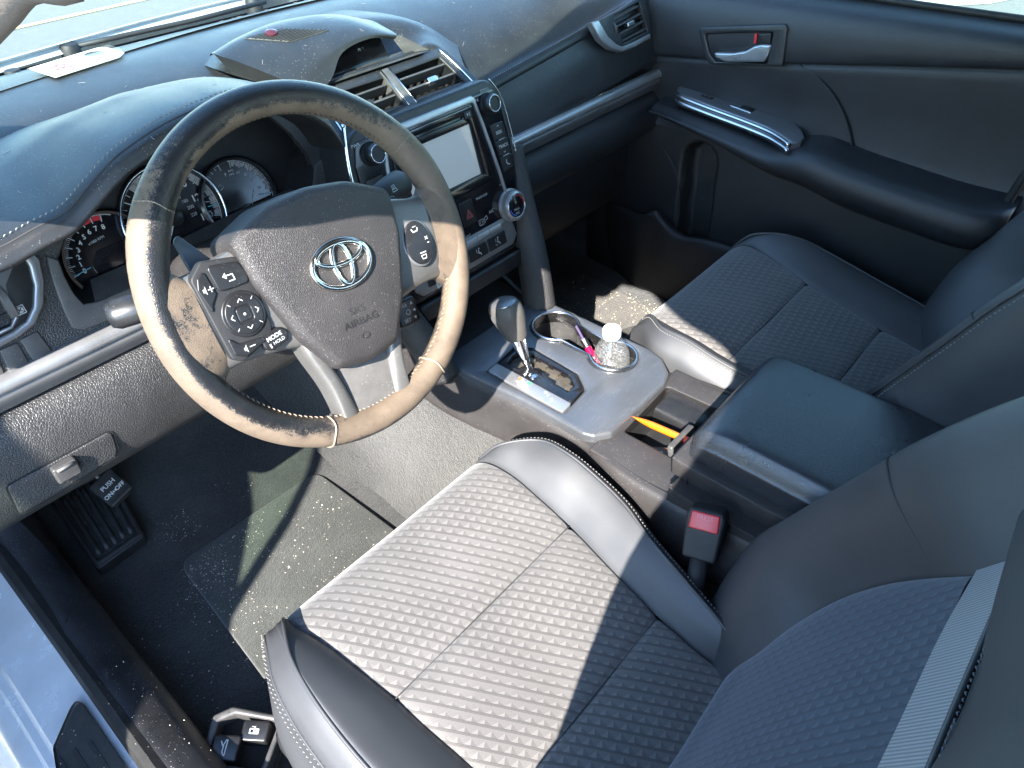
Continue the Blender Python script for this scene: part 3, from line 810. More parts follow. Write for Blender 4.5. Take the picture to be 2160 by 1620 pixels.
# armrest box and lid
AB = Frame((0, 0, 0), (1, 0, 0), (0, 1, 0))
rows = []
def arm_ring(y, x0, x1, z0, z1, r):
    return [V(x0, y, z0), V(x0 - .002, y, (z0 + z1) / 2), V(x0, y, z1 - r), V(x0 + r * .3, y, z1 - r * .3), V(x0 + r, y, z1), V((x0 + x1) / 2, y, z1 + .004), V(x1 - r, y, z1), V(x1 - r * .3, y, z1 - r * .3), V(x1, y, z1 - r), V(x1 + .002, y, (z0 + z1) / 2), V(x1, y, z0)]
xa, xb = -.098, .116
rows = [arm_ring(.262, xa + .03, xb - .03, .415, .428, .006), arm_ring(.270, xa + .008, xb - .008, .412, .440, .012), arm_ring(.266, xa + .002, xb - .003, .411, .456, .018), arm_ring(.250, xa, xb, .410, .466, .022), arm_ring(.215, xa, xb, .410, .470, .024), arm_ring(.10, xa, xb, .410, .468, .024), arm_ring(-.05, xa, xb, .410, .462, .024), arm_ring(-.22, xa, xb, .410, .455, .024)]
fix_normals(patch('armrest_lid', rows, 4, 6, M['arm'], con))
# hard lid tray under the pad and the box below it
def boxring(y, x0, x1, z0, z1): return [V(x0 + .004, y, z0), V(x0, y, (z0 + z1) / 2), V(x0 - .001, y, z1 - .004), V(x0 + .006, y, z1), V(0, y, z1), V(x1 - .006, y, z1), V(x1 + .001, y, z1 - .004), V(x1, y, (z0 + z1) / 2), V(x1 - .004, y, z0)]
fix_normals(patch('lid_tray', [boxring(.275, -.09, .11, .385, .41), boxring(.280, -.104, .121, .38, .412), boxring(.26, -.110, .126, .378, .414), boxring(0, -.110, .126, .378, .414), boxring(-.22, -.11, .126, .378, .414)], 4, 4, M['console_p'], con))
fix_normals(patch('armrest_box', [boxring(.262, -.112, .120, .30, .377), boxring(.268, -.122, .128, .30, .377), boxring(.25, -.126, .131, .29, .377), boxring(0, -.128, .132, .28, .377), boxring(-.22, -.128, .132, .28, .377)], 4, 4, M['console_p'], con))
obj('box_front', [(-.125, .262, .28), (.13, .262, .28), (.125, .258, .405), (-.108, .258, .405)], [(0, 1, 2, 3)], M['console_p'], con, False)
# padded leg that runs from the console up to the dash
leg = [(.118, .700, .345), (.126, .715, .39), (.140, .740, .44), (.156, .775, .50), (.170, .805, .56), (.176, .82, .60)]
tube('console_leg', spline(leg, 6), lambda t: .026 - .003 * t, M['dash_lo'], con, 20, up=(0, -1, .2), sq=1.25)
tube('console_leg', spline([(-x - .015, y, z) for x, y, z in leg], 6), lambda t: .026 - .003 * t, M['dash_lo'], con, 20, up=(0, -1, .2), sq=1.25)
# dark pocket ahead of the shifter with its two bright edges
obj('pocket', [(-.11, .72, .352), (.12, .72, .352), (.13, .86, .36), (-.12, .86, .36), (.14, .86, .50), (-.13, .86, .50)], [(0, 1, 2, 3), (3, 2, 4, 5)], M['void'], con, False)
for x in (-.012, .018): tube('pocket_edge', [V(x, .775, .36), V(x + .003, .80, .44)], .0016, M['chrome_s'], con, 6)

# gear selector: leather grip, chrome neck
gs = thing('gear_selector', 'grey leather gear selector with chrome neck standing in the shifter gate', 'gear selector', (-.037, .592, .35))
base = V(-.037, .590, .345); top = V(-.049, .640, .478); ax = (top - base).normalized()
GS = Frame(base, Vector((1, 0, 0)) - ax * ax.x, ax.cross(Vector((1, 0, 0)))); GS.n = ax
GS.v = ax.cross(GS.u).normalized()
H = (top - base).length
lathe('neck', GS, [(.0055, 0), (.006, .02), (.0075, .03), (.0105, .05), (.0135, .068), (.0145, .072), (.0145, .074)], M['chrome'], gs, 28)
prof = [(.0145, .070), (.0168, .075), (.0195, .088), (.0225, .100), (.0245, .110), (.0250, .118), (.0242, .127), (.0215, .1335), (.0150, .1375), (.0, .139)]
gk = lathe('grip', GS, [(a, b) for a, b in prof], leather('grip_leather', (.085, .08, .073), .45, 700, .35, .0004, dust=.2), gs, 36, sx=.98, sy=1.25)
cap_ = GS.sub(0, 0, 0)
lathe('top_cap', GS, [(.0212, .1332), (.0208, .1356), (.015, .1392), (.008, .1402), (0, .1405)], M['silver_d'], gs, 36, sx=.95, sy=1.2)
rows = [[GS.p(.0145 + a, -.012 + b, h) for a, b in ((0, -.005), (.003, .0), (.003, .012), (0, .018))] for a0, h in ((0, .074), (0, .09), (0, .105), (0, .12))]
tube('grip_trim', [GS.p(.0155, -.004, .074), GS.p(.0205, -.008, .09), GS.p(.0245, -.010, .106), GS.p(.0245, -.006, .121), GS.p(.018, .01, .130)], .0016, M['chrome_s'], gs, 8)
lathe('release_button', Frame(GS.p(-.0225, .004, .118), GS.v, GS.n), [(.0075, -.002), (.0075, .001), (.006, .002), (0, .0022)], M['silver_d'], gs, 24)
# ------------------------------------------------------------------ steering wheel
SW = tilted((-.374, .5853, .7073), 25.1)
rot = R_(-5.3)
SW = Frame(SW.o, SW.u * math.cos(rot) + SW.v * math.sin(rot), SW.v * math.cos(rot) - SW.u * math.sin(rot))
sw = thing('steering_wheel', 'three-spoke steering wheel, black leather rim rubbed through to tan', 'steering wheel', SW.o)
RR, RT = .1725, .0158
def ang_d(a, b): return abs((a - b + 180) % 360 - 180)
verts = []; faces = []; wear = []; NU, NVv = 260, 28
for i in range(NU):
    th = 2 * math.pi * i / NU; deg = math.degrees(th)
    # thumb swellings beside the spokes
    gx = .0018 * (math.exp(-(ang_d(deg, 28) / 14) ** 2) + math.exp(-(ang_d(deg, 152) / 14) ** 2))
    for k in range(NVv):
        ph = 2 * math.pi * k / NVv
        rx = RT * 1.02 + gx; rh = RT * 1.10 + gx
        r = RR + rx * math.cos(ph); h = rh * math.sin(ph)
        verts.append(SW.p(r * math.cos(th), r * math.sin(th), h))
        # ph: 0 outer edge, 90 facing the driver, 180 inner edge
        p_ = math.degrees(ph)
        top = math.exp(-(ang_d(deg, 90) / 52) ** 2); left = math.exp(-(ang_d(deg, 178) / 48) ** 2); right = math.exp(-(ang_d(deg, 355) / 46) ** 2); bot = math.exp(-(ang_d(deg, 275) / 40) ** 2); ll = math.exp(-(ang_d(deg, 225) / 28) ** 2)
        inner = math.exp(-(ang_d(p_, 165) / 46) ** 2); face = math.exp(-(ang_d(p_, 95) / 42) ** 2); outer = math.exp(-(ang_d(p_, 10) / 45) ** 2); fo = math.exp(-(ang_d(p_, 45) / 34) ** 2)
        w_ = .02 + top * (1.05 * inner - .1 * face - .5 * outer)
        w_ += left * (.95 * fo + .55 * outer - .25 * face + .35 * inner)
        w_ += right * (.95 * face + .75 * inner + .30 * fo - .25 * outer)
        w_ += bot * (.95 * face + .55 * inner + .15 * fo - .35 * outer)
        w_ += ll * (.55 * outer + .35 * fo - .15 * face)
        wear.append(max(0, min(1.05, w_)))
for i in range(NU):
    for k in range(NVv):
        a, b = i, (i + 1) % NU; c, d = k, (k + 1) % NVv
        faces.append((a * NVv + c, b * NVv + c, b * NVv + d, a * NVv + d))
rim = obj('rim', verts, faces, M['worn'], sw, True, attr={'wear': wear})
fix_normals(rim)
def rimp(deg, ph, k=1.0):
    th, p = R_(deg), R_(ph); r = RR + RT * 1.02 * k * math.cos(p); return SW.p(r * math.cos(th), r * math.sin(th), RT * 1.1 * k * math.sin(p))
M['tanl'] = plain('tan_worn_seam', (.26, .20, .145), .6)
for dg in (143, 36, 300, 248):
    tube('leather_joint', [rimp(dg + .3 * math.sin(k), 360 * k / 24, 1.02) for k in range(24)], .0011, M['tanl'], rim, 6, closed=True)
for a0, a1 in ((-12, 34), (37, 142), (145, 192), (198, 246), (250, 299), (301, 345)):
    pth = [rimp(a0 + (a1 - a0) * i / 60, 168, 1.0) for i in range(61)]
    stitches('stitching', pth, M['threadd'] if a0 < 140 and a0 > 30 else M['tanl'], rim, .0058, .0007, .0014, None, .85, .25)
# spokes (silver), hub pad, lower trim
def SP(pts): return pts
hubo = rounded([(-.094, .058), (-.045, .079), (0, .084), (.045, .079), (.094, .058), (.088, .012), (.066, -.052), (.040, -.098), (0, -.105), (-.040, -.098), (-.066, -.052), (-.088, .012)], [.014, .05, .05, .05, .014, .05, .05, .016, .04, .016, .05, .05])
def hub_bend(x, y): return -.000 - 1.25 * (x * x) - .9 * (y + .005) ** 2
G_hub = plate('airbag_cover', SW, hubo, -.035, .026, M['hub'], sw, bevel=.011, nb=6)
# re-mesh the flat top into a gentle dome
def dome(o, fr, cx, cy, rx, ry, hgt, sub=3):
    bm = bmesh.new(); bm.from_mesh(o.data); base = origin_of(o.parent)
    big = [f for f in bm.faces if f.normal.dot(fr.n) > .95]
    es = list({e for f in big for e in f.edges})
    bmesh.ops.subdivide_edges(bm, edges=es, cuts=sub, use_grid_fill=True)
    for v in bm.verts:
        q = v.co + base - fr.o; x, y, h = q.dot(fr.u), q.dot(fr.v), q.dot(fr.n)
        if h > -.001:
            d = 1 - ((x - cx) / rx) ** 2 - ((y - cy) / ry) ** 2
            v.co += fr.n * hgt * (d - .0)
    for f in bm.faces: f.smooth = True
    bm.to_mesh(o.data); bm.free(); o.data.update()
dome(G_hub, SW, 0, -.01, .12, .12, .010)
for e in G_hub.data.edges: e.use_edge_sharp = False
# spoke arms
def spoke(name, rows, mat): return fix_normals(patch(name, [[SW.p(*q) for q in r] for r in rows], 4, 5, mat, sw))
for s in (1, -1):
    spoke('spoke', [[(s * .078, .052, -.012), (s * .080, .050, .010), (s * .083, .035, .016), (s * .080, .0, .017), (s * .070, -.035, .015), (s * .056, -.062, .012), (s * .052, -.066, -.012)],
                    [(s * .105, .046, -.012), (s * .106, .044, .008), (s * .108, .030, .0145), (s * .106, -.002, .0155), (s * .098, -.034, .013), (s * .086, -.056, .009), (s * .082, -.060, -.012)],
                    [(s * .135, .040, -.012), (s * .136, .038, .006), (s * .137, .025, .0125), (s * .136, -.004, .013), (s * .132, -.034, .010), (s * .122, -.053, .005), (s * .118, -.057, -.012)],
                    [(s * .158, .044, -.010), (s * .158, .040, .004), (s * .159, .026, .009), (s * .159, -.004, .010), (s * .156, -.036, .007), (s * .152, -.056, .002), (s * .15, -.06, -.010)]], M['silver_w'])
# worn leather sleeves where the spokes enter the rim
for s in (1, -1):
    rws = [[SW.p(s * a, b, h) for a, b, h in r] for r in (
        [(.139, .036, -.008), (.139, .034, .008), (.140, .015, .0142), (.139, -.010, .0145), (.136, -.036, .011), (.131, -.052, .002), (.130, -.055, -.008)],
        [(.152, .052, -.008), (.153, .048, .0085), (.154, .022, .0155), (.154, -.010, .016), (.150, -.045, .0125), (.145, -.066, .003), (.144, -.07, -.008)],
        [(.164, .070, -.008), (.165, .060, .010), (.167, .026, .0165), (.168, -.010, .017), (.163, -.055, .0145), (.156, -.084, .006), (.155, -.088, -.006)])]
    Gs = grid_from_rows(rws, 5, 6); vv, ff, uv = grid_mesh(Gs)
    o = obj('leather_sleeve', vv, ff, M['worn'], sw, True, uv, attr={'wear': [(.66 if s > 0 else .56)] * len(vv)}); fix_normals(o)
# lower twin spokes with grey infill
lowtrim = [(-.042, -.088), (.042, -.088), (.030, -.160), (-.030, -.160)]
plate('lower_infill', SW, lowtrim, -.02, .004, M['greyp'], sw, bevel=.002)
for s in (1, -1):
    spoke('lower_spoke', [[(s * .064, -.050, -.015), (s * .063, -.052, .010), (s * .055, -.056, .0145), (s * .046, -.062, .010), (s * .044, -.064, -.01)],
                          [(s * .060, -.075, -.015), (s * .059, -.077, .010), (s * .051, -.080, .0145), (s * .040, -.084, .010), (s * .038, -.086, -.01)],
                          [(s * .050, -.115, -.015), (s * .049, -.116, .008), (s * .043, -.117, .0125), (s * .032, -.119, .008), (s * .030, -.119, -.01)],
                          [(s * .047, -.148, -.015), (s * .046, -.149, .006), (s * .041, -.150, .010), (s * .027, -.151, .006), (s * .025, -.151, -.01)],
                          [(s * .050, -.165, -.012), (s * .049, -.165, .004), (s * .042, -.165, .007), (s * .025, -.165, .004), (s * .022, -.165, -.01)]], M['silver_w'])
# emblem: three chrome ellipses on a black oval
em = thing_em = obj('emblem_ground', [SW.p(x, y, .0365) for x, y in ell(.0, .003, .0335, .0232, 48)], [tuple(range(48))], M['hub'], sw, False)
M['emb'] = plain('aged_chrome', (.66, .63, .57), .20, 1.0, dust=.3)
def ring_tube(cx, cy, rx, ry, rad, h, rot=0, mat='emb', n=56, parent=None, sq=.8):
    return tube('emblem', [SW.p(x, y, h) for x, y in ell(cx, cy, rx, ry, n, rot)], rad, M[mat], parent or em, 8, closed=True, up=tuple(SW.n), sq=sq)
ring_tube(0, .003, .0335, .0232, .0034, .0375)
ring_tube(0, .003, .0100, .0208, .0031, .0385)
ring_tube(0, .0135, .0262, .0105, .0031, .0385)
# thumb switches
def pad(fr, name, pts, h, mat, parent, bev=.0012, back=-.006): return plate(name, fr, pts, back, h, M[mat], parent, bevel=bev)
SL = SW.sub(-.1065, -.0095, .0165, R_(0)); SL.n = (SL.n + SL.u * -.06).normalized()
sp = pad(SL, 'switch_pad', rounded([(-.0335, .045), (-.018, .058), (.016, .052), (.0225, .03), (.022, -.018), (.018, -.030), (-.018, -.042), (-.027, -.036)], .008), .0022, 'blackm', sw, .0016, -.012)
bz = plate('switch_ring', SL, ell(0, 0, .0215, .0225, 48), -.002, .0042, M['black'], sw, bevel=.0016)
wheelbtn = plate('direction_pad', SL, ell(0, 0, .0185, .0195, 48), 0, .0052, M['black'], sw, bevel=.0012, holes=[rounded([(-.0078, -.0078), (.0078, -.0078), (.0078, .0078), (-.0078, .0078)], .004)])
cb = plate('center_button', SL, rounded([(-.0070, -.0070), (.0070, -.0070), (.0070, .0070), (-.0070, .0070)], .0036), 0, .0048, M['black'], sw, bevel=.001)
s_ = Soup(); s_.poly(SL, ell(0, 0, .0013, .0013, 14), .0053); s_.build('marking', M['white'], cb)
s_ = Soup()
for k in range(4):
    a = k * math.pi / 2; f2 = SL.sub(math.cos(a) * .0128, math.sin(a) * .0134, 0, a)
    s_.line(f2, [(-.0012, -.0026), (.0014, 0), (-.0012, .0026)], .0009, .0056)
    f3 = SL.sub(math.cos(a + .785) * .0165, math.sin(a + .785) * .0172, 0, a + .785); s_.line(f3, [(-.0016, 0), (.0016, 0)], .0006, .0056)
s_.build('marking', M['white'], wheelbtn)
b1 = pad(SL, 'volume_button', rounded([(-.0315, .034), (-.028, .044), (-.020, .050), (-.0165, .026), (-.0235, .018), (-.0265, .010)], .004), .0042, 'black', sw)
b2 = pad(SL, 'back_button', rounded([(-.016, .0525), (.013, .048), (.0185, .034), (.016, .026), (-.006, .026), (-.0135, .027)], .005), .0042, 'black', sw)
b3 = pad(SL, 'volume_button', rounded([(-.0245, -.014), (-.016, -.024), (.008, -.0265), (.011, -.031), (-.014, -.0385), (-.0235, -.033)], .004), .0042, 'black', sw)
s_ = Soup(); s_.poly(SL, [(-.0275, .0335), (-.026, .0335), (-.0245, .036), (-.0245, .028), (-.026, .0305), (-.0275, .0305)], .0047); s_.line(SL, [(-.0225, .032), (-.0175, .032)], .0009, .0047); s_.line(SL, [(-.020, .0295), (-.020, .0345)], .0009, .0047); s_.build('marking', M['white'], b1)
s_ = Soup(); s_.line(SL, [(-.004, .0385), (.004, .0385), (.0045, .033), (-.001, .033)], .001, .0047); s_.poly(SL, [(-.006, .0385), (-.0025, .0415), (-.0025, .0355)], .0047); s_.build('marking', M['white'], b2)
s_ = Soup(); s_.poly(SL, [(-.0135, -.0295), (-.012, -.0295), (-.0105, -.027), (-.0105, -.035), (-.012, -.0325), (-.0135, -.0325)], .0047); s_.line(SL, [(-.0075, -.0305), (-.002, -.0305)], .0009, .0047); s_.build('marking', M['white'], b3)
SM = SW.sub(-.0865, -.0425, .0145, R_(8))
mb = plate('mode_button', SM, rounded([(-.0135, .0085), (.008, .0085), (.0145, .0), (.010, -.008), (-.009, -.0095), (-.0145, -.004)], .004), -.01, .0048, M['black'], sw, bevel=.0014)
s_ = Soup(); text_into(s_, SM, 'MODE', -.001, .0022, .0060, .0053, bold=.0001); text_into(s_, SM, 'HOLD', .0015, -.0036, .0047, .0053); s_.line(SM, [(-.0085, -.0025), (-.0085, -.006)], .0016, .0053); s_.build('lettering', M['white'], mb)
SRf = SW.sub(.1115, -.008, .0145, 0); SRf.n = (SRf.n + SRf.u * .05).normalized()
plate('switch_ring', SRf, ell(0, 0, .0205, .0270, 48), -.008, .0025, M['silver_d'], sw, bevel=.0016)
rp = plate('phone_pad', SRf, ell(0, 0, .0185, .0248, 48), 0, .0042, M['black'], sw, bevel=.0018)
s_ = Soup(); s_.line(SRf, [(-.0055, .0165), (-.004, .013), (.002, .0135), (.003, .0165)], .0014, .0047); s_.line(SRf, [(-.003, .0185), (.0015, .0185)], .0009, .0047)
s_.line(SRf, [(.009, .004), (.0125, .001)], .001, .0047); s_.line(SRf, [(.0125, .004), (.009, .001)], .001, .0047); s_.line(SRf, [(.0105, -.003), (.013, -.003)], .0009, .0047)
s_.line(SRf, [(-.003, -.0145), (.004, -.0145), (.003, -.0185), (-.002, -.0185)], .001, .0047, True); s_.line(SRf, [(-.0035, -.0115), (.0045, -.0115)], .0012, .0047); s_.build('marking', M['white'], rp)
# airbag words pressed into the cover
s_ = Soup(); text_into(s_, SW, 'SRS', 0, -.0465, .0105, .0352, squeeze=1.25); text_into(s_, SW, 'AIRBAG', 0, -.0585, .0105, .0351, squeeze=1.2)
s_.line(SW, [(-.004, -.073), (.0, -.071), (.004, -.073), (.004, -.076), (0, -.078), (-.004, -.076)], .0009, .0338, True)
s_.build('lettering', M['airw'] if 'airw' in M else M['blackm'], sw)
# column shroud behind the wheel, paddle shifters, stalks
rows = []
for h, w_, a, b in ((-.012, .050, .050, -.055), (-.05, .056, .054, -.065), (-.10, .062, .056, -.075), (-.16, .066, .058, -.085), (-.26, .070, .06, -.095)):
    rows.append([SW.p(x, y, h) for x, y in ((-w_, 0), (-w_ * .9, a * .8), (0, a), (w_ * .9, a * .8), (w_, 0), (w_ * .85, b * .8), (0, b), (-w_ * .85, b * .8), (-w_, 0))])
SWk = SW
rows2 = []
co = thing('steering_column', 'dusty black steering column shroud behind the wheel', 'steering column', SW.p(0, 0, -.26))
fix_normals(patch('shroud', rows, 5, 5, M['hub'], co))
lathe('collar', SW.sub(0, 0, -.012), [(.055, -.03), (.058, -.005), (.05, .0)], M['blackm'], co, 40)
M['paddle'] = plain('blue_grey_plastic', (.055, .075, .095), .35)
for s in (1, -1):
    pf = SW.sub(s * .105, .045 if s < 0 else .018, -.018, R_(-s * 12))
    plate('paddle_shifter', pf, rounded([(-.018 * s, -.035), (.012 * s, -.040), (.020 * s, .0), (.017 * s, .030), (.010 * s, .034), (-.006 * s, -.005)], .005), -.004, 0, M['paddle'], sw, bevel=.0012)
# ------------------------------------------------------------------ dashboard
dash = thing('dashboard', 'dark vinyl dashboard with stitched hood, gauges, silver trim strip and centre stack', 'dashboard', (0, .95, .6))
def loft(name, loops, mat, parent, close=True, cap=None):
    n = len(loops[0]); verts = [p for l in loops for p in l]; faces = []
    for j in range(len(loops) - 1):
        for i in range(n if close else n - 1): faces.append((j * n + i, j * n + (i + 1) % n, (j + 1) * n + (i + 1) % n, (j + 1) * n + i))
    if cap == 'end': faces.append(tuple(range((len(loops) - 1) * n, len(loops) * n)))
    return fix_normals(obj(name, verts, faces, mat, parent))

# passenger edge of the top pad, measured along the stitched line
pl = [uy(*p, .896) for p in ((1030, 172), (1110, 128), (1200, 78), (1275, 34), (1345, -6))]
def pass_edge(x):
    t = [(pl[0].x - .15, pl[0].z - .15 * (pl[1].z - pl[0].z) / (pl[1].x - pl[0].x))] + [(p.x, p.z) for p in pl]; return lerp_tab(t, x)
xs = [-.78, -.66, -.5, -.35, -.2, -.05, .08, .155, .235, .32, .44, .55, .66, .76]
rows = []
for y, z in ((1.34, .765), (1.24, .790), (1.17, .7985), (1.10, .797), (1.03, .786), (.975, .766), (.935, .738), (.908, .706), (.896, 0), (.889, -.010), (.894, -.019), (.93, -.03)):
    r = []
    for x in xs:
        e = pass_edge(x) if x > .09 else .70
        zz = z if z > .5 else e + z
        if .5 < z < .78: zz = max(z + (e - .70) * (.97 - y) / .075 * .8 if y < .97 else z, e + .002)
        bow = -.05 * max(0, abs(x) - .45) if y > 1.0 else 0
        if x < .15 and y < .99:
            k_ = max(0, min(1, (.15 - x) / .05)); zz = zz + (max(.762, zz) - zz) * k_; yy_ = y + (max(.985 + (.985 - y) * .3, y) - y) * k_
        else: yy_ = y
        r.append((x, yy_ + bow * 1.6, zz))
    rows.append(r)
fix_normals(patch('top_pad', rows, 4, 5, M['dash'], dash))
stp = spline([V(p.x, p.y - .002, p.z + .003) for p in pl] + [V(.74, .894, pass_edge(.66) + .004)], 12)
stitches('stitching', stp, M['thread'], dash, .0055, .0007, .0012, (0, -.5, .8))
# defroster step near the glass, and small tabs
rows = [[(x, y - .05 * max(0, abs(x) - .45) * 1.6, z) for x in (-.70, -.5, -.25, 0, .25, .5, .70)] for y, z in ((1.155, .7992), (1.15, .8045), (1.12, .8052), (1.092, .8042), (1.088, .7992))]
# binnacle hood over the gauges
st_px = [(0, 510), (65, 474), (130, 440), (180, 385), (230, 330), (280, 292), (330, 260), (380, 235), (430, 215)]
S = [(-.80, .752), (-.70, .754), (-.64, .757)] + [(uy(*p, .80).x, uy(*p, .80).z) for p in st_px] + [(-.315, .829), (-.275, .822), (-.235, .803), (-.205, .778), (-.188, .745)]
Bk = [(-.80, .772), (-.62, .776), (-.529, .786), (-.468, .803), (-.38, .813), (-.287, .809), (-.223, .792), (-.198, .775), (-.17, .75)]
hood_rows = [[], [], [], [], [], [], [], []]
for x, zs in S:
    zb = lerp_tab(Bk, x)
    for k, q in enumerate(((x, 1.06, .775), (x, .955, zb), (x, .90, zb * .62 + zs * .38 + .004), (x, .845, zb * .22 + zs * .78 + .004), (x, .797, zs), (x, .784, zs - .010), (x, .789, zs - .023), (x, .86, zs - .034))):
        hood_rows[k].append(q)
hd = fix_normals(patch('gauge_hood', hood_rows, 5, 6, M['dash'], dash))
hs = spline([V(x, .8015, z + .0022) for x, z in S[2:-1]], 8)
stitches('stitching', hs, M['thread'], hd, .0062, .00075, .0014, (0, -.4, .9))
hs2 = spline([V(x, .7925, z - .0015) for x, z in S[2:-1]], 8)
tube('seam', hs2, .0011, M['threadd'], hd, 5)

# gauge panel -------------------------------------------------------------
DF = tilted((-.374, .868, .60), 15)
hole_px = [(122, 548), (136, 585), (155, 620), (175, 641), (205, 636), (255, 614), (320, 586), (400, 545), (480, 503), (560, 466), (628, 436), (648, 420), (660, 385), (662, 350), (690, 330), (695, 290), (680, 250), (630, 215), (540, 205), (440, 225), (340, 275), (250, 350), (190, 420), (140, 500)]
hole = [DF.px(*p) for p in hole_px]
ftop = [(-.40, .118), (-.30, .122), (-.20, .130), (-.15, .155), (-.10, .19), (-.02, .205), (.06, .205), (.12, .19), (.16, .16), (.185, .125)]
fout = [(.20, -.030), (-.40, -.030)] + ftop + [(.20, .09)]
fas = plate('fascia', DF, fout, -.015, 0, M['dash_lo'], dash, bevel=.002, holes=[hole])
# grey bezel
bz_px = [(96, 540), (112, 600), (133, 655), (152, 692), (176, 695), (215, 680), (330, 632), (420, 590), (520, 540), (640, 480), (700, 440), (735, 412), (738, 398), (712, 355), (690, 325), (662, 350), (660, 385), (648, 420), (628, 436), (560, 466), (480, 503), (400, 545), (320, 586), (255, 614), (205, 636), (175, 641), (155, 620), (136, 585), (122, 548)]
bzl = [DF.px(*p) for p in bz_px]
M['bezel'] = plain('bezel_grey_plastic', (.060, .058, .056), .5, bumpk=.12, dust=.5)
plate('gauge_bezel', DF, bzl, -.003, .0035, M['bezel'], dash, bevel=.002)
CL = tilted((-.374, .935, .652), 20)
loops = []
for k, (d, sc_, dz) in enumerate(((0, 1, 0), (.02, .985, -.002), (.050, .96, -.003), (.064, .95, -.004))):
    c = DF.p(.0, .07)
    loops.append([c + (DF.p(*q) - c) * sc_ + V(0, d, dz) for q in hole])
loft('gauge_shroud', loops, M['blackm'], dash)
# upper visor panel that leans over the dials
gf = plate('gauge_face', CL, rounded([(-.185, -.085), (.20, -.085), (.215, .06), (.14, .12), (-.08, .12), (-.16, .075), (-.19, .05)], .01), -.004, -.001, M['blackm'], dash, bevel=.001)
lid_px = DF
# dial units
def dial(name, cx, cy, r, ring_mat, seg):
    fr = CL.sub(cx, cy, 0)
    base_ = lathe(name, fr, [(r + .006, -.002), (r + .006, .006), (r + .003, .009), (r, .0085), (r - .001, .001), (0, .001)], M['gloss'], dash, 64)
    if ring_mat: tube('ring', [fr.p(x, y, .0092) for x, y in ell(0, 0, r + .003, r + .003, 80)], .0016, M[ring_mat], base_, 8, closed=True, up=tuple(fr.n))
    return fr, base_
D1, d1 = dial('speedometer', 0, 0, .066, 'chrome', 0)
D2, d2 = dial('tachometer', -.096, -.014, .053, None, 0)
D3, d3 = dial('fuel_gauge', .096, -.009, .053, None, 0)
def arc(fr, soup, r, a0, a1, wd, h, n=40): soup.line(fr, [(r * math.cos(R_(a0 + (a1 - a0) * i / n)), r * math.sin(R_(a0 + (a1 - a0) * i / n))) for i in range(n + 1)], wd, h)
def tick(fr, soup, a, r0, r1, wd, h):
    c, s = math.cos(R_(a)), math.sin(R_(a)); soup.line(fr, [(r0 * c, r0 * s), (r1 * c, r1 * s)], wd, h)
w1 = Soup(); g1 = Soup()
A_ = lambda mph: 230 - mph * 248 / 140
arc(D1, w1, .0645, 230, -22, .0012, .0016)
for k in range(0, 141, 5): tick(D1, w1, A_(k), .0545 if k % 10 == 0 else .0585, .0645, .0011 if k % 10 == 0 else .0007, .0017)
for k in range(0, 141, 20):
    a = R_(A_(k)); text_into(w1, D1, str(k), .044 * math.cos(a), .044 * math.sin(a), .0125, .0018, bold=.0003)
for k in range(20, 221, 20):
    a = R_(230 - k * .6214 * 248 / 140); text_into(g1, D1, str(k), .027 * math.cos(a), .027 * math.sin(a), .0062, .0018)
w1.build('dial_print', M['white'], d1); g1.build('dial_print', M['greypr'], d1)
band = Soup()
for k in range(60, 140, 5):
    a0, a1 = A_(k + .6), A_(k + 4.4); P_ = [(r * math.cos(R_(a)), r * math.sin(R_(a))) for r, a in ((.056, a0), (.0635, a0), (.0635, a1), (.056, a1))]; band.poly(D1, P_, .0014)
M['dialgrey'] = plain('dial_grey', (.30, .29, .27), .6)
band.build('dial_print', M['dialgrey'], d1)
nd = Soup(); nd.line(D1, [(0, 0), (.05 * math.cos(R_(230)), .05 * math.sin(R_(230)))], .0022, .004); nd.build('needle', M['white'], d1)
lathe('needle_hub', D1, [(.012, .001), (.012, .005), (.009, .007), (0, .007)], M['black'], d1, 32)
w2 = Soup(); T_ = lambda k: 188 - k * 14.1
arc(D2, w2, .0520, 215, 62, .0014, .0016)
for k in range(0, 41):
    if k < 31 or k % 5 == 0: tick(D2, w2, T_(k / 5), .0435 if k % 5 == 0 else .0475, .052, .0012 if k % 5 == 0 else .0006, .0017)
for k in range(0, 9):
    a = R_(T_(k)); text_into(w2, D2, str(k), .0365 * math.cos(a), .0365 * math.sin(a), .0085, .0018, bold=.0002)
text_into(w2, D2, 'x1000 RPM', -.006, .0235, .0046, .0018, R_(6)); text_into(w2, D2, 'PUSH', -.030, -.032, .0045, .0018, R_(2))
w2.build('dial_print', M['white'], d2)
rs = Soup()
for a0, a1 in ((T_(6.15), T_(6.95)), (T_(7.1), T_(7.95))): rs.poly(D2, [(r * math.cos(R_(a)), r * math.sin(R_(a))) for r, a in ((.0455, a0), (.0512, a0), (.0512, a1), (.0455, a1))], .0015)
rs.build('dial_print', M['red'], d2)
nd = Soup(); nd.line(D2, [(-.050, -.0062), (-.028, -.0035)], .0010, .004); nd.build('needle', M['teal'], d2)
plate('trip_screen', D2, rounded([(-.022, -.030), (.035, -.020), (.035, .012), (-.012, .012), (-.026, -.004)], .006), .0005, .0028, M['gloss'], dash, bevel=.0005)
lathe('trip_knob', CL.sub(-.142, -.058), [(.004, 0), (.004, .010), (.003, .012), (0, .012)], M['greyp'], dash, 20)
w3 = Soup()
arc(D3, w3, .0520, 168, 98, .0012, .0016); arc(D3, w3, .0520, 82, -14, .0012, .0016)
for k in range(9): tick(D3, w3, 165 - k * 8.2, .0435 if k % 4 == 0 else .047, .052, .0011 if k % 4 == 0 else .0007, .0017)
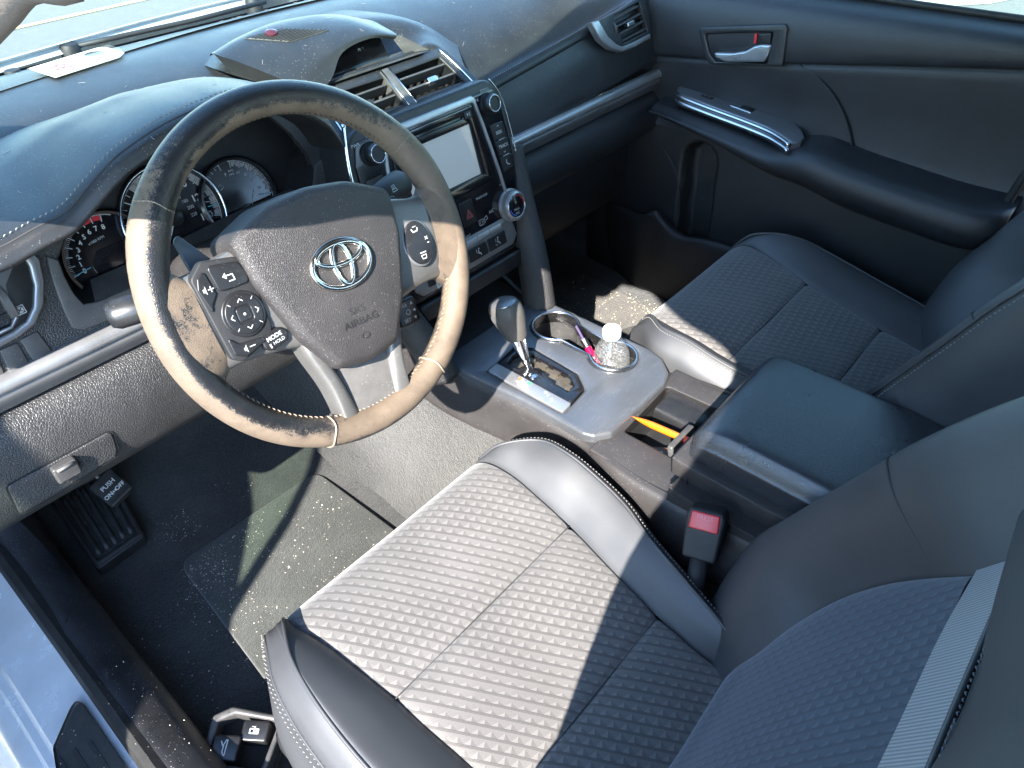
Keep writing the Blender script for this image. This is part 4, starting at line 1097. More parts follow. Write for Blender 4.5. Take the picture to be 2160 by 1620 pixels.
for k in range(12): tick(D3, w3, 80 - k * 8.2, .0435 if k % 2 == 0 else .047, .052, .0010, .0017)
for s_t, a, r, sz in (('E', 160, .036, .007), ('F', 96, .036, .007), ('AVG', 82, .039, .004), ('MPG', 82, .034, .004), ('60', 66, .036, .006), ('40', 48, .036, .006), ('20', 28, .036, .006), ('10', 6, .036, .006), ('0', -12, .038, .006), ('100', -22, .052, .004), ('TRIP', -27, .052, .004)):
    text_into(w3, D3, s_t, r * math.cos(R_(a)), r * math.sin(R_(a)), sz, .0018)
w3.line(D3, [(-.021, .020), (-.021, .026), (-.017, .026), (-.017, .020)], .0008, .0018, True); w3.line(D3, [(-.0165, .024), (-.0145, .023), (-.0145, .0205)], .0006, .0018)
w3.line(D3, [(.012, -.018), (.026, .004)], .0006, .0018)
w3.build('dial_print', M['white'], d3)
b3 = Soup()
for k in range(10): 
    a0, a1 = 78 - k * 8.2, 73 - k * 8.2; b3.poly(D3, [(r * math.cos(R_(a)), r * math.sin(R_(a))) for r, a in ((.0445, a0), (.0505, a0), (.0505, a1), (.0445, a1))], .0014)
b3.build('dial_print', M['dialgrey'], d3)
for a_, b_ in (((-.048, .006), (-.026, .004)), ((.032, -.005), (.046, -.008))):
    nd = Soup(); nd.line(D3, [a_, b_], .0011, .004); nd.build('needle', M['teal'], d3)
plate('trip_screen', D3, rounded([(-.025, -.045), (.012, -.035), (.012, -.010), (-.02, -.014)], .004), .0005, .002, M['gloss'], dash, bevel=.0004)
# lens retaining clip and visor fold at the right of the dials
tube('lens_clip', [CL.p(.165, -.055, .02), CL.p(.163, -.048, .028), CL.p(.172, -.042, .030), CL.p(.186, -.038, .030), CL.p(.190, -.044, .026)], .0022, M['black'], dash, 8)
# black shelf below the dials
loft('gauge_shelf', [[DF.p(*DF.px(*p), .001) for p in ((200, 637), (320, 587), (480, 504), (628, 437))], [CL.w(*p, .012) for p in ((190, 590), (330, 530), (480, 455), (640, 385))]], M['dgrey'], dash, close=False)

# left air vent -------------------------------------------------------------
vt_px = [(-60, 530), (30, 532), (60, 530), (78, 545), (88, 590), (87, 640), (70, 680), (40, 705), (0, 727), (-60, 757)]
vo = [DF.px(*p) for p in vt_px]
inner_px = [(-60, 545), (44, 540), (56, 560), (66, 600), (64, 645), (50, 675), (20, 697), (-60, 738)]
vi = [DF.px(*p) for p in inner_px]
vt = plate('vent_frame', DF, vo, -.002, .012, M['silver_d'], dash, bevel=.003, holes=[vi])
vp = plate('vent_panel', DF, vi, -.002, .008, M['black'], dash, bevel=.001, holes=[[DF.px(*p) for p in ((-60, 600), (0, 590), (12, 640), (22, 668), (18, 684), (-60, 720))]])
tube('vent_bezel', [DF.p(*DF.px(*p), .009) for p in ((-40, 590), (0, 585), (12, 630), (30, 668), (20, 688), (-40, 715))], .0022, M['silver_d'], vp, 8)
for k in range(3):
    a = DF.px(-50, 640 + k * 26); b = DF.px(8 + k * 5, 612 + k * 26); s_ = Soup(); f2 = DF.sub(*a, -.004); s_.box(f2, 0, -.003, -.02, b[0] - a[0], .003, .008)
    s_.build('slat', M['black'], vp)
th_ = DF.px(20, 630); whl = lathe('vent_thumbwheel', Frame(DF.p(th_[0] - .006, th_[1], .001), DF.n, DF.v), [(.020, -.004), (.0215, -.003), (.0215, .003), (.020, .004)], M['greyp'], vp, 60)
s_ = Soup(); c_ = DF.px(38, 652); q = .0052
s_.poly(DF, rect(c_[0] - q, c_[1] - q, c_[0] + q, c_[1] + q), .0086); s_.build('marking', M['white'], vp)
s_ = Soup(); s_.line(DF, [(c_[0] - q * .7, c_[1] - q * .7), (c_[0] + q * .7, c_[1] + q * .7)], .0009, .0089); s_.line(DF, [(c_[0] - q * .7, c_[1] + q * .7), (c_[0] + q * .7, c_[1] - q * .7)], .0009, .0089); s_.line(DF, [(c_[0] - q * .75, c_[1] - q * .75), (c_[0] + q * .75, c_[1] - q * .75), (c_[0] + q * .75, c_[1] + q * .75), (c_[0] - q * .75, c_[1] + q * .75)], .0008, .0089, True); s_.build('marking', M['black'], vp)
# blank switch plates
for pts in (((40, 716), (78, 698), (121, 756), (80, 776)), ((-3, 738), (36, 722), (70, 780), (26, 800)), ((-50, 760), (-8, 742), (15, 803), (-30, 826))):
    plate('switch_blank', DF, rounded([DF.px(*p) for p in pts], .003), -.002, .0026, M['dgrey'], dash, bevel=.0014)

# silver trim strips and lower panels, both sides -----------------------------
def dash_band(name, sect, x0, x1, mat, n=14):
    rows = []
    for i in range(n + 1):
        x = x0 + (x1 - x0) * i / n; rows.append([(x, y, z) for y, z in sect])
    rows = [list(c) for c in zip(*rows)]
    return fix_normals(patch(name, rows, 2, 4, mat, dash))
for x0, x1 in ((-.78, -.185), (.165, .755)):
    dash_band('trim_strip', [(.866, .5905), (.856, .5915), (.849, .588), (.8465, .581), (.849, .575), (.856, .5735)], x0, x1, M['silver'])
    dash_band('trim_strip', [(.858, .5742), (.8515, .5732), (.8505, .566), (.8555, .555), (.862, .5465), (.872, .5445)], x0, x1, M['silver_d'])
dash_band('knee_panel', [(.874, .5455), (.860, .542), (.846, .527), (.836, .500), (.833, .470), (.835, .440), (.842, .415), (.858, .398), (.885, .390), (.96, .385)], -.785, -.185, M['dash_lo'])
dash_band('glovebox_roll', [(.874, .5455), (.862, .540), (.850, .528), (.843, .508), (.842, .485), (.850, .462), (.872, .448), (.915, .442), (.96, .44)], .165, .755, M['door_v'])
dash_band('glovebox', [(.93, .445), (.915, .42), (.905, .38), (.92, .30), (.97, .24), (1.10, .20)], .17, .74, M['door_p'])
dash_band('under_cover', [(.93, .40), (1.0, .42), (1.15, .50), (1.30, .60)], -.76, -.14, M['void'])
# passenger face
top_px = [(1035, 190), (1110, 146), (1200, 95), (1275, 50), (1350, 8)]
bot_px = [(1082, 300), (1150, 260), (1220, 219), (1300, 172), (1383, 124)]
A = [uy(*p, .893) for p in top_px]; B_ = [uy(*p, .860) for p in bot_px]
A = [A[0] + (A[0] - A[1])] + A + [A[-1] + (A[-1] - A[-2])]; B_ = [B_[0] + (B_[0] - B_[1])] + B_ + [B_[-1] + (B_[-1] - B_[-2])]
fix_normals(patch('passenger_face', [A, [a.lerp(b, .3) + V(0, -.005, .002) for a, b in zip(A, B_)], [a.lerp(b, .65) + V(0, -.004, .001) for a, b in zip(A, B_)], B_, [b + V(0, .012, -.01) for b in B_]], 6, 6, M['dash'], dash))
s_ = Soup(); pf = tilted((.42, .8585, .63), 16); c_ = pf.px(1217, 211); text_into(s_, pf, 'SRS AIRBAG', c_[0], c_[1], .009, .0012, squeeze=1.1); s_.build('lettering', M['black'], dash)
# right air vent
RV = tilted((.62, .872, .70), 18)
sil = [RV.px(*p) for p in ((1241, 48), (1262, 80), (1284, 98), (1306, 105), (1330, 96), (1362, 78), (1364, 84), (1330, 104), (1305, 112), (1278, 104), (1256, 84), (1236, 52))]
sil = [RV.px(*p) for p in ((1240, 50), (1255, 45), (1275, 78), (1292, 94), (1306, 100), (1330, 90), (1364, 72), (1365, 82), (1332, 101), (1305, 111), (1281, 104), (1259, 86))]
vh = plate('vent_housing', RV, [RV.px(*p) for p in ((1256, 46), (1300, 22), (1340, -6), (1352, -4), (1362, 30), (1366, 74), (1332, 93), (1307, 101), (1291, 94), (1275, 78))], -.004, .007, M['dash'], dash, bevel=.002, holes=[rounded([RV.px(*p) for p in ((1288, 36), (1341, 6), (1361, 66), (1310, 92))], .004)])
plate('vent_trim', RV, sil, -.004, .010, M['silver'], dash, bevel=.003)
rvw = [RV.px(*p) for p in ((1284, 36), (1341, 4), (1363, 68), (1310, 96))]
obj('vent_well', [RV.p(x, y, -.03) for x, y in rvw], [(0, 1, 2, 3)], M['void'], vh, False)
def slat_between(fr, a, b, th, d0, d1, mat, parent, name='slat'):
    a, b = Vector(a), Vector(b); d = b - a; f2 = Frame(fr.p(a.x, a.y), fr.u * d.x + fr.v * d.y, fr.v * d.x - fr.u * d.y if d.x > 0 else fr.v); s = Soup(); s.box(f2, 0, -th / 2, d0, d.length, th / 2, d1); return s.build(name, mat, parent)
for k in range(4):
    t = (k + .5) / 4; a = Vector(rvw[0]).lerp(Vector(rvw[3]), t); b = Vector(rvw[1]).lerp(Vector(rvw[2]), t); slat_between(RV, a, b, .0035, -.016, .004, M['dgrey'], vh)
c_ = (Vector(rvw[0]) + Vector(rvw[1]) + Vector(rvw[2]) + Vector(rvw[3])) / 4; plate('vent_tab', RV, rect(c_.x - .012, c_.y - .004, c_.x + .012, c_.y + .004, .002), -.002, .008, M['chrome_s'], vh, bevel=.001)
thw = lathe('vent_thumbwheel', Frame(RV.p(*RV.px(1292, 62), -.006), RV.n, RV.v), [(.016, -.003), (.017, -.002), (.017, .002), (.016, .003)], M['dgrey'], vh, 40)
# ------------------------------------------------------------------ centre stack
ST = tilted((0, .80, .62), 15)
def mir(half): return half + [(-x, y) for x, y in half[::-1]]
so_ = rounded(mir([(.128, -.176), (.150, -.130), (.163, -.080), (.168, -.02), (.166, .04), (.158, .085), (.140, .108)]), .03)
stk = plate('stack_body', ST, so_, -.16, 0, M['dash'], dash, bevel=.006, nb=4)
# bright edge line round the stack
edge = [ST.p(x, y, .0005) for x, y in so_ if True]
re_ = spline([ST.p(x, y, .001) for x, y in ((.141, .106), (.157, .080), (.1645, .04), (.1665, -.02), (.162, -.078), (.152, -.115))], 8)
tube('bright_edge', re_, .0012, M['chrome_s'], stk, 6)
le_ = spline([ST.p(-x, y, .002) for x, y in ((.150, .12), (.160, .080), (.166, .04), (.168, -.02), (.163, -.078), (.152, -.115))], 8)
tube('bright_edge', le_, .0032, M['chrome'], stk, 8)
# piano black radio face
rf = plate('radio_face', ST, rounded(mir([(.118, -.168), (.146, -.115), (.154, -.06), (.157, .0), (.153, .06), (.142, .092)]), .01), -.004, .003, M['gloss'], dash, bevel=.0012)
# silver U frame round the screen unit
uo = rounded(mir([(.122, -.078), (.112, .0), (.096, .092)]), [.002, .02, .008, .008, .02, .002])
ui = rounded(mir([(.1165, -.079), (.1065, .0), (.0905, .0835)]), [.002, .02, .006, .006, .02, .002])
upts = [(.122, -.078), (.118, -.04), (.112, .0), (.105, .045), (.0965, .088), (.090, .0935), (-.090, .0935), (-.0965, .088), (-.105, .045), (-.112, .0), (-.118, -.04), (-.122, -.078), (-.1165, -.078), (-.1125, -.04), (-.1065, .0), (-.0995, .043), (-.0915, .080), (-.088, .0825), (.088, .0825), (.0915, .080), (.0995, .043), (.1065, .0), (.1125, -.04), (.1165, -.078)]
plate('screen_frame', ST, upts, .0, .0065, M['silver'], dash, bevel=.0016)
sf = plate('screen_bezel', ST, rounded([(-.0985, -.045), (.0985, -.045), (.0875, .080), (-.0875, .080)], .004), .002, .006, M['gloss'], dash, bevel=.001, holes=[rect(-.074, -.026, .074, .055, .002), rect(-.055, .066, .062, .0695, .001)])
m = NT('screen_glass'); c = m.co(); sm = m.noise(c, 38, 4, .6); m.set(base=(.16, .19, .21), rough=m.math('ADD', m.math('MULTIPLY', m.ramp(sm, .4, .8), .18), .34), spec=.55, coat=.25, emit=(.50, .63, .70), estr=.05); M['screen'] = m.m  # faint glow stands in for sky reflected on the screen
plate('screen', ST, rect(-.074, -.026, .074, .055), .0015, .0034, M['screen'], dash)
loft('screen_reveal', [[ST.p(x, y, .0058) for x, y in ((-.080, -.032), (.080, -.032), (.080, .060), (-.080, .060))], [ST.p(x, y, .0036) for x, y in ((-.0735, -.0255), (.0735, -.0255), (.0735, .0545), (-.0735, .0545))]], M['black'], dash)
s_ = Soup(); s_.box(ST, -.055, .0665, .001, .062, .069, .002); s_.build('disc_slot', M['void'], dash)
pb = plate('eject_button', ST, rounded([(.066, .0635), (.082, .0635), (.0815, .0745), (.0665, .0745)], .001), .003, .0072, M['black'], dash, bevel=.0006)
s_ = Soup(); s_.poly(ST, [(.071, .067), (.071, .072), (.0745, .0695)], .0076); s_.line(ST, [(.0765, .067), (.0765, .072)], .0011, .0076); s_.build('marking', M['white'], pb)
s_ = Soup(); s_.line(ST, [(-.077, .0785), (.077, .0785)], .0006, .0064); s_.build('marking', M['greypr'], sf)
# knobs
def knob(x, y, r, name, depth=.018, mat='black', rib=True):
    fr = ST.sub(x, y, .003)
    k = lathe(name, fr, [(r * 1.12, 0), (r * 1.1, .003), (r, .0035), (r * .97, depth - .003), (r * .86, depth - .0005), (r * .80, depth), (r * .74, depth - .0005), (r * .7, depth - .002), (0, depth - .002)], M[mat], dash, 40)
    tube('knob_ring', [fr.p(a, b, depth) for a, b in ell(0, 0, r * .80, r * .80, 36)], .0009, M['chrome_s'], k, 6, closed=True, up=tuple(fr.n))
    if rib:
        s = Soup()
        for i in range(36):
            a = i * math.pi / 18; f2 = fr.sub(math.cos(a) * r * .99, math.sin(a) * r * .99, 0, a); s.box(f2, -.0004, -.0005, .004, .0006, .0005, depth - .004)
        s.build('knurl', M[mat], k)['kind'] = 'stuff'
    return fr, k
knob(.1235, .072, .0155, 'tune_knob'); knob(-.1215, .070, .0155, 'volume_knob')
lt = Soup(); text_into(lt, ST, 'TUNE', .099, .0835, .0062, .0034, R_(0)); text_into(lt, ST, 'SCROLL', .124, .0935, .0058, .0034)
text_into(lt, ST, 'PWR', -.143, .088, .0070, .0034); text_into(lt, ST, 'VOL', -.116, .0935, .0070, .0034); text_into(lt, ST, 'PASSENGER', .064, -.061, .0052, .0034); text_into(lt, ST, 'A/C', .077, -.0915, .0070, .0034)
text_into(lt, ST, 'FRONT', .012, -.110, .0050, .0034); text_into(lt, ST, 'MAP', .112, -.058, .003, .0034)
lt.line(ST, rect(.044, -.105, .055, -.096, .0015), .0007, .0034, True); lt.line(ST, [(.047, -.1035), (.047, -.0975)], .0006, .0034); lt.line(ST, [(.0515, -.1035), (.0515, -.0975)], .0006, .0034); lt.line(ST, [(.058, -.104), (.058, -.096), (.064, -.094), (.065, -.099), (.061, -.101)], .0008, .0034)
lt.build('lettering', M['white'], rf)
# side button columns
def button(pts, label, ty, name='button', size=.0072):
    b = plate(name, ST, rounded(pts, .002), .0, .0058, M['dgreyb'], dash, bevel=.0012)
    s = Soup(); cx = sum(p[0] for p in pts) / len(pts); cy = sum(p[1] for p in pts) / len(pts)
    if label == 'phone': s.line(ST, [(cx - .002, cy + .005), (cx - .003, cy + .001), (cx, cy - .003), (cx + .004, cy - .004)], .0015, .0062)
    else: text_into(s, ST, label, cx, cy + ty, size, .0062, bold=.00012)
    if label == 'SEEK': s.line(ST, [(cx - .002, cy + .0075), (cx, cy + .0095), (cx + .002, cy + .0075)], .0009, .0062)
    if label == 'TRACK': s.line(ST, [(cx - .002, cy - .007), (cx, cy - .009), (cx + .002, cy - .007)], .0009, .0062)
    s.build('lettering', M['white'], b); return b
M['dgreyb'] = plain('button_black', (.010, .010, .012), .34, dust=.1)
button([(.1155, .0385), (.146, .0385), (.1495, .013), (.119, .013)], 'SEEK', -.002); button([(.1195, .0115), (.150, .0115), (.1515, -.014), (.122, -.014)], 'TRACK', .002); button([(.1225, -.0155), (.1515, -.0155), (.151, -.040), (.124, -.040)], 'phone', 0)
button([(-.146, .0385), (-.1155, .0385), (-.119, .013), (-.1495, .013)], 'AUDIO', 0, size=.006); button([(-.150, .0115), (-.1195, .0115), (-.122, -.014), (-.1515, -.014)], 'CAR', .002); button([(-.1515, -.0155), (-.1225, -.0155), (-.124, -.040), (-.151, -.040)], 'SETUP', 0, size=.0065)
s_ = Soup(); s_.line(ST, [(.128, .0122), (.142, .0122)], .0012, .0062); s_.line(ST, [(.130, -.0148), (.144, -.0148)], .0012, .0062); s_.line(ST, [(-.143, -.0148), (-.129, -.0148)], .0012, .0062); s_.build('button_bar', M['greypr'], rf)
# climate row
hz = plate('hazard_button', ST, rounded([(.010, -.094), (.040, -.094), (.040, -.055), (.010, -.055)], .002), .0, .0052, M['dgreyb'], dash, bevel=.001)
s_ = Soup(); s_.line(ST, [(.019, -.083), (.033, -.083), (.026, -.070)], .0015, .0056, True); s_.line(ST, [(.0225, -.0808), (.0295, -.0808), (.026, -.0745)], .0009, .0056, True); s_.build('marking', plain('faded_red_print', (.42, .10, .09), .5), hz)
kf, kk = knob(.1235, -.098, .0255, 'temperature_knob', .016, 'silver', False)
lathe('knob_face', kf, [(.0205, .010), (.0205, .0152), (.0195, .0158), (0, .0158)], M['gloss'], kk, 40)
s = Soup()
for i in range(60):
    a = i * math.pi / 30; f2 = kf.sub(math.cos(a) * .0252, math.sin(a) * .0252, 0, a); s.box(f2, -.0004, -.0005, .002, .0006, .0005, .013)
s.build('knurl', M['silver'], kk)['kind'] = 'stuff'
s = Soup(); arc(kf, s, .0170, 75, -10, .0016, .0162, 16); s.build('marking', M['red'], kk)
s = Soup(); arc(kf, s, .0170, 190, 250, .0016, .0162, 16); s.build('marking', M['blue'], kk)
s = Soup(); text_into(s, kf, 'MAX', -.002, -.006, .0062, .0162); text_into(s, kf, 'A/C', -.002, -.0125, .0062, .0162); tick(kf, s, 120, .0165, .0195, .001, .0162); s.build('lettering', M['white'], kk)
kf2, kk2 = knob(-.1235, -.098, .0255, 'temperature_knob', .016, 'silver', False)
lathe('knob_face', kf2, [(.0205, .010), (.0205, .0152), (.0195, .0158), (0, .0158)], M['gloss'], kk2, 40)
cp = plate('climate_panel', ST, rounded([(-.108, -.163), (.108, -.163), (.122, -.150), (.116, -.118), (.098, -.112), (-.098, -.112), (-.116, -.118), (-.122, -.150)], .006), .001, .0055, M['silver_d'], dash, bevel=.0012)
for k in range(6):
    x0 = -.087 + k * .0295; plate('climate_key', ST, rect(x0, -.1255, x0 + .0275, -.1165, .001), .002, .0078, M['silver'], dash, bevel=.0012)
for k in range(4):
    x0 = -.094 + k * .0475; b = plate('airflow_button', ST, rounded([(x0, -.154), (x0 + .045, -.154), (x0 + .045, -.131), (x0, -.131)], .003), .002, .0072, M['dgreyb'], dash, bevel=.0012)
    s = Soup(); cx = x0 + .0225; s.poly(ST, ell(cx + .002, -.137, .0014, .0014, 10), .0077); s.line(ST, [(cx + .001, -.139), (cx, -.1445), (cx + .004, -.1455), (cx + .005, -.149)], .0013, .0077); s.line(ST, [(cx - .004, -.137), (cx - .004, -.143)], .0008, .0077)
    if k % 2: s.line(ST, [(cx - .006, -.147), (cx - .002, -.149)], .0009, .0077)
    s.build('marking', M['white'], b)
# lower lip with the pocket under it
plate('lower_lip', ST, rounded([(-.118, -.205), (.118, -.205), (.128, -.176), (-.128, -.176)], .008), -.06, .010, M['black'], dash, bevel=.004)
s_ = Soup(); fq = ST.px(918, 597); s_.poly(ST, rect(fq[0] - .006, fq[1] - .006, fq[0] + .010, fq[1] + .006), .0105); s_.build('sticker', M['white'], dash)
s_ = Soup(); text_into(s_, ST, 'F4', fq[0] + .002, fq[1], .009, .011); s_.build('lettering', M['black'], dash)

# upper vents ---------------------------------------------------------------
VF = tilted((0, .845, .705), 55)
vout = rounded(mir([(.152, -.012), (.150, .02), (.136, .086), (.128, .094)]), .012)
holeR = rounded([(.010, .012), (.124, .008), (.112, .076), (.008, .074)], .004)
holeL = [(-x, y) for x, y in holeR][::-1]
vb = plate('vent_surround', VF, vout, -.03, .0, M['dash'], dash, bevel=.003, holes=[holeR, holeL])
tube('bright_edge', spline([VF.p(x, y, .001) for x, y in ((.1215, .0885), (.130, .05), (.136, -.002))], 8), .0016, M['chrome_s'], vb, 6)
tube('bright_edge', spline([VF.p(-x, y, .001) for x, y in ((.1215, .0885), (.130, .05), (.136, -.002))], 8), .0016, M['chrome_s'], vb, 6)
for hs_, sg in ((holeR, 1), (holeL, -1)):
    hb = [VF.p(x, y, -.055) for x, y in hs_]; loft('vent_well', [[VF.p(x, y, -.001) for x, y in hs_], [VF.p(x, y, -.055) for x, y in hs_]], M['blackm'], vb, cap='end')
    for k in range(3):
        y = .022 + k * .021; slat_between(VF, (sg * .0095, y) if sg > 0 else (-.122 + .002 * k, y), (.122 - .002 * k, y) if sg > 0 else (-.0095, y), .0032, -.024, -.003, M['dgrey'], vb)
    for k in range(6):
        x = .024 + k * .0165; s_ = Soup(); s_.box(VF, sg * x - .0009, .010, -.046, sg * x + .0009, .075, -.027); s_.build('vane', M['blackm'], vb)
    tb = plate('vent_tab', VF, rect(sg * .068 - .010, .0385, sg * .068 + .010, .0475, .002), -.006, .003, M['chrome'] if sg > 0 else M['black'], vb, bevel=.0012)
    # grey cheek at the outer end of each vent
    fix_normals(patch('vent_cheek', [[VF.p(sg * x, y, h) for x, y, h in r] for r in (((.118, .074, -.03), (.1145, .075, -.012), (.1125, .0765, .001)), ((.124, .04, -.03), (.120, .042, -.012), (.1185, .043, .001)), ((.130, .008, -.03), (.126, .008, -.012), (.1245, .008, .001)))], 4, 4, M['bezel'], vb))
fix_normals(patch('vent_divider', [[VF.p(x, y, h) for x, h in ((-.0085, -.02), (-.0085, .001), (-.0055, .005), (.0055, .005), (.0085, .001), (.0085, -.02))] for y in (-.004, .02, .05, .084)], 3, 4, M['bezel'], vb))
for x in (-.0075, .0075): tube('bright_edge', [VF.p(x, -.004, .0045), VF.p(x, .04, .0048), VF.p(x, .084, .0045)], .0012, M['chrome_s'], vb, 6)

# pod behind the vents with the small clock display ----------------------------
pod = [[(-.215, 1.06, .790), (-.16, 1.08, .797), (-.08, 1.10, .800), (0, 1.10, .800), (.08, 1.10, .798), (.15, 1.06, .785), (.205, 1.00, .755)],
       [(-.215, 1.00, .790), (-.16, 1.01, .795), (-.08, 1.02, .795), (0, 1.02, .795), (.08, 1.01, .795), (.145, .995, .782), (.20, .96, .748)],
       [(-.195, .965, .780), (-.15, .965, .775), (-.10, .972, .757), (0, .975, .756), (.06, .975, .757), (.13, .965, .772), (.180, .93, .738)],
       [(-.172, .935, .770), (-.14, .945, .772), (-.095, .948, .759), (0, .948, .757), (.075, .948, .759), (.125, .942, .767), (.166, .91, .730)],
       [(-.160, .905, .752), (-.14, .925, .764), (-.09, .9265, .7625), (0, .9265, .7625), (.06, .9265, .7625), (.120, .925, .762), (.154, .89, .722)],
       [(-.156, .865, .705), (-.145, .92, .745), (-.09, .925, .750), (0, .925, .750), (.06, .925, .750), (.120, .92, .745), (.148, .87, .70)]]
pd = fix_normals(patch('stack_pod', pod, 5, 5, M['dash'], dash))
# raised display hood
dh = [[(-.205, 1.045, .800), (-.15, 1.07, .803), (-.08, 1.09, .806), (-.01, 1.085, .803), (.05, 1.06, .795)],
      [(-.222, .998, .816), (-.16, 1.02, .822), (-.085, 1.035, .824), (-.005, 1.03, .818), (.06, 1.01, .800)],
      [(-.205, .965, .806), (-.15, .985, .818), (-.085, .995, .824), (0, .99, .818), (.062, .975, .794)],
      [(-.175, .935, .786), (-.135, .95, .803), (-.075, .955, .813), (0, .957, .812), (.060, .95, .790)],
      [(-.150, .912, .768), (-.118, .925, .787), (-.065, .932, .800), (0, .938, .803), (.056, .94, .788)],
      [(-.140, .905, .758), (-.100, .912, .766), (-.060, .928, .792), (0, .935, .797), (.050, .942, .783)]]
dho = fix_normals(patch('display_hood', dh, 5, 5, M['dash'], dash))
obj('display_hood_side', [(-.222, .998, .816), (-.205, .965, .806), (-.175, .935, .786), (-.150, .912, .768), (-.140, .905, .750), (-.165, .93, .765), (-.19, .96, .778), (-.205, .99, .785)], [(0, 1, 6, 7), (1, 2, 5, 6), (2, 3, 4, 5)], M['blackm'], dash)
DP = tilted((-.02, .955, .775), 25)
ds = plate('clock_display', DP, rounded([(-.062, -.020), (.062, -.020), (.058, .020), (-.035, .020), (-.058, .004)], .008), -.002, 0, M['gloss'], dash, bevel=.0008)
s_ = Soup(); text_into(s_, DP, 'H', -.043, -.006, .0062, .0006); text_into(s_, DP, 'M', .012, .004, .0062, .0006); s_.build('lettering', M['white'], ds)
s_ = Soup(); 
for x, y in ((-.049, -.006), (.019, .005)): s_.poly(DP, ell(x, y, .0024, .0024, 14), .0005)
s_.build('marking', M['black'], ds)
obj('display_shelf', [(-.105, .915, .7605), (.095, .915, .7605), (.075, .955, .758), (-.085, .958, .758)], [(0, 1, 2, 3)], M['dgrey'], dash, False)
fix_normals(patch('display_cheek', [[(.050, .942, .783), (.056, .94, .788), (.062, .936, .787)], [(.056, .938, .772), (.068, .932, .776), (.078, .926, .776)], [(.064, .935, .760), (.082, .922, .762), (.098, .914, .762)]], 4, 4, M['bezel'], dash))
# speaker grille and sun sensor on the pod
from mathutils.bvhtree import BVHTree
bv, bf = [], []
for o_ in (dho, pd):
    k0 = len(bv); off = origin_of(o_.parent); bv += [v.co + off for v in o_.data.vertices]; bf += [tuple(i + k0 for i in p.vertices) for p in o_.data.polygons]
bvh = BVHTree.FromPolygons(bv, bf)
def drape(px_, py_, h):
    loc_, nrm, _, _ = bvh.ray_cast(CAM, ray(px_, py_).normalized())
    if loc_ is None: return None
    if nrm.z < 0: nrm = -nrm
    return loc_ + nrm * h, nrm
q4 = [Vector(p) for p in ((516, 82), (596, 61), (694, 64), (613, 89))]
def gq(f, g): return q4[0].lerp(q4[1], f).lerp(q4[3].lerp(q4[2], f), g)
Gg = []
for j in range(9):
    r_g = [drape(*gq(i / 14, j / 8), .0010) for i in range(15)]
    if all(r_g): Gg.append([x[0] for x in r_g])
vv, ff, uv = grid_mesh(Gg); gc = fix_normals(obj('speaker_grille', vv, ff, M['bezel'], dash, True, uv)); solid(gc, .0015, -1)
gs_ = Soup()
for j in range(11):
    for i in range(34):
        q_ = gq((i + (.8 if j % 2 else .3)) / 35, (j + .5) / 11); dr_ = drape(q_.x, q_.y, .0016)
        if dr_: gs_.poly(Frame(dr_[0], V(1, 0, 0) - dr_[1] * dr_[1].x, dr_[1].cross(V(1, 0, 0))), ell(0, 0, .0011, .0011, 6), 0)
go = gs_.build('grille_hole', M['void'], gc); go['kind'] = 'stuff'
dr_ = drape(573, 72, .0005); lathe('sun_sensor', Frame(dr_[0], V(1, 0, 0) - dr_[1] * dr_[1].x, dr_[1].cross(V(1, 0, 0))), [(.009, -.001), (.0085, .003), (.005, .0048), (0, .0052)], plain('dark_red_lens', (.07, .015, .02), .25), dash, 24)

# stalks --------------------------------------------------------------------
ws = thing('wiper_stalk', 'black wiper stalk with white markings right of the steering column', 'wiper stalk', (-.25, .66, .70))
p0 = SW.p(.055, .035, -.06); p1 = V(*ux(858, 378, -.135)); 
p1 = uy(848, 386, .70); d = p1 - p0
st_ = [p0, p0 + d * .42, p0 + d * .44, p0 + d * .62, p0 + d * .63, p0 + d * .66, p0 + d * .98, p0 + d * 1.0]
tube('arm', [p0, p0 + d * .40], .011, M['black'], ws, 20)
tube('ring', [p0 + d * .40, p0 + d * .41, p0 + d * .59, p0 + d * .60], [.0125, .0145, .0145, .013], M['black'], ws, 24)
tube('tip', [p0 + d * .605, p0 + d * .62, p0 + d * .82, p0 + d * .96, p0 + d * .995, p0 + d], [.0135, .0155, .018, .0185, .016, .007], M['blackm'], ws, 24)
dn = d.normalized(); vw = (CAM - (p0 + d * .5)).normalized(); side = dn.cross(vw).normalized()
def stalk_frame(t, off): 
    n = side.cross(dn).normalized(); n = n if n.dot(vw) > 0 else -n
    f = Frame(p0 + d * t + n * off, dn, n.cross(dn)); 
    return f
sfm = stalk_frame(.30, .0114); s_ = Soup(); text_into(s_, sfm, 'MIST', 0, .0045, .0055, 0); text_into(s_, sfm, 'OFF', .001, -.002, .0055, 0); s_.build('lettering', M['white'], ws)
sfm = stalk_frame(.51, .0148); s_ = Soup(); text_into(s_, sfm, 'INT', .006, 0, .008, 0); s_.line(sfm, [(-.007, -.006), (-.007, .004)], .002, 0); s_.line(sfm, [(-.011, .005), (-.006, .008), (-.003, .005), (-.008, .002)], .0008, 0, True); s_.build('lettering', M['white'], ws)
sfm = stalk_frame(.74, .0172); s_ = Soup()
for a in range(3): s_.line(sfm, [(-.004 + a * .003, .0), (-.003 + a * .003, .004)], .0009, 0)
s_.line(sfm, [(-.006, -.004), (.004, -.004), (.003, -.001), (-.005, -.001)], .0008, 0, True); s_.build('marking', M['white'], ws)
tl = thing('turn_stalk', 'worn black turn signal stalk at the left of the steering column', 'turn stalk', (-.46, .68, .68))
q0 = SW.p(-.055, .02, -.06); q1 = uy(226, 668, .70); d2_ = q1 - q0
tube('arm', [q0, q0 + d2_ * .62], .0085, M['black'], tl, 16)
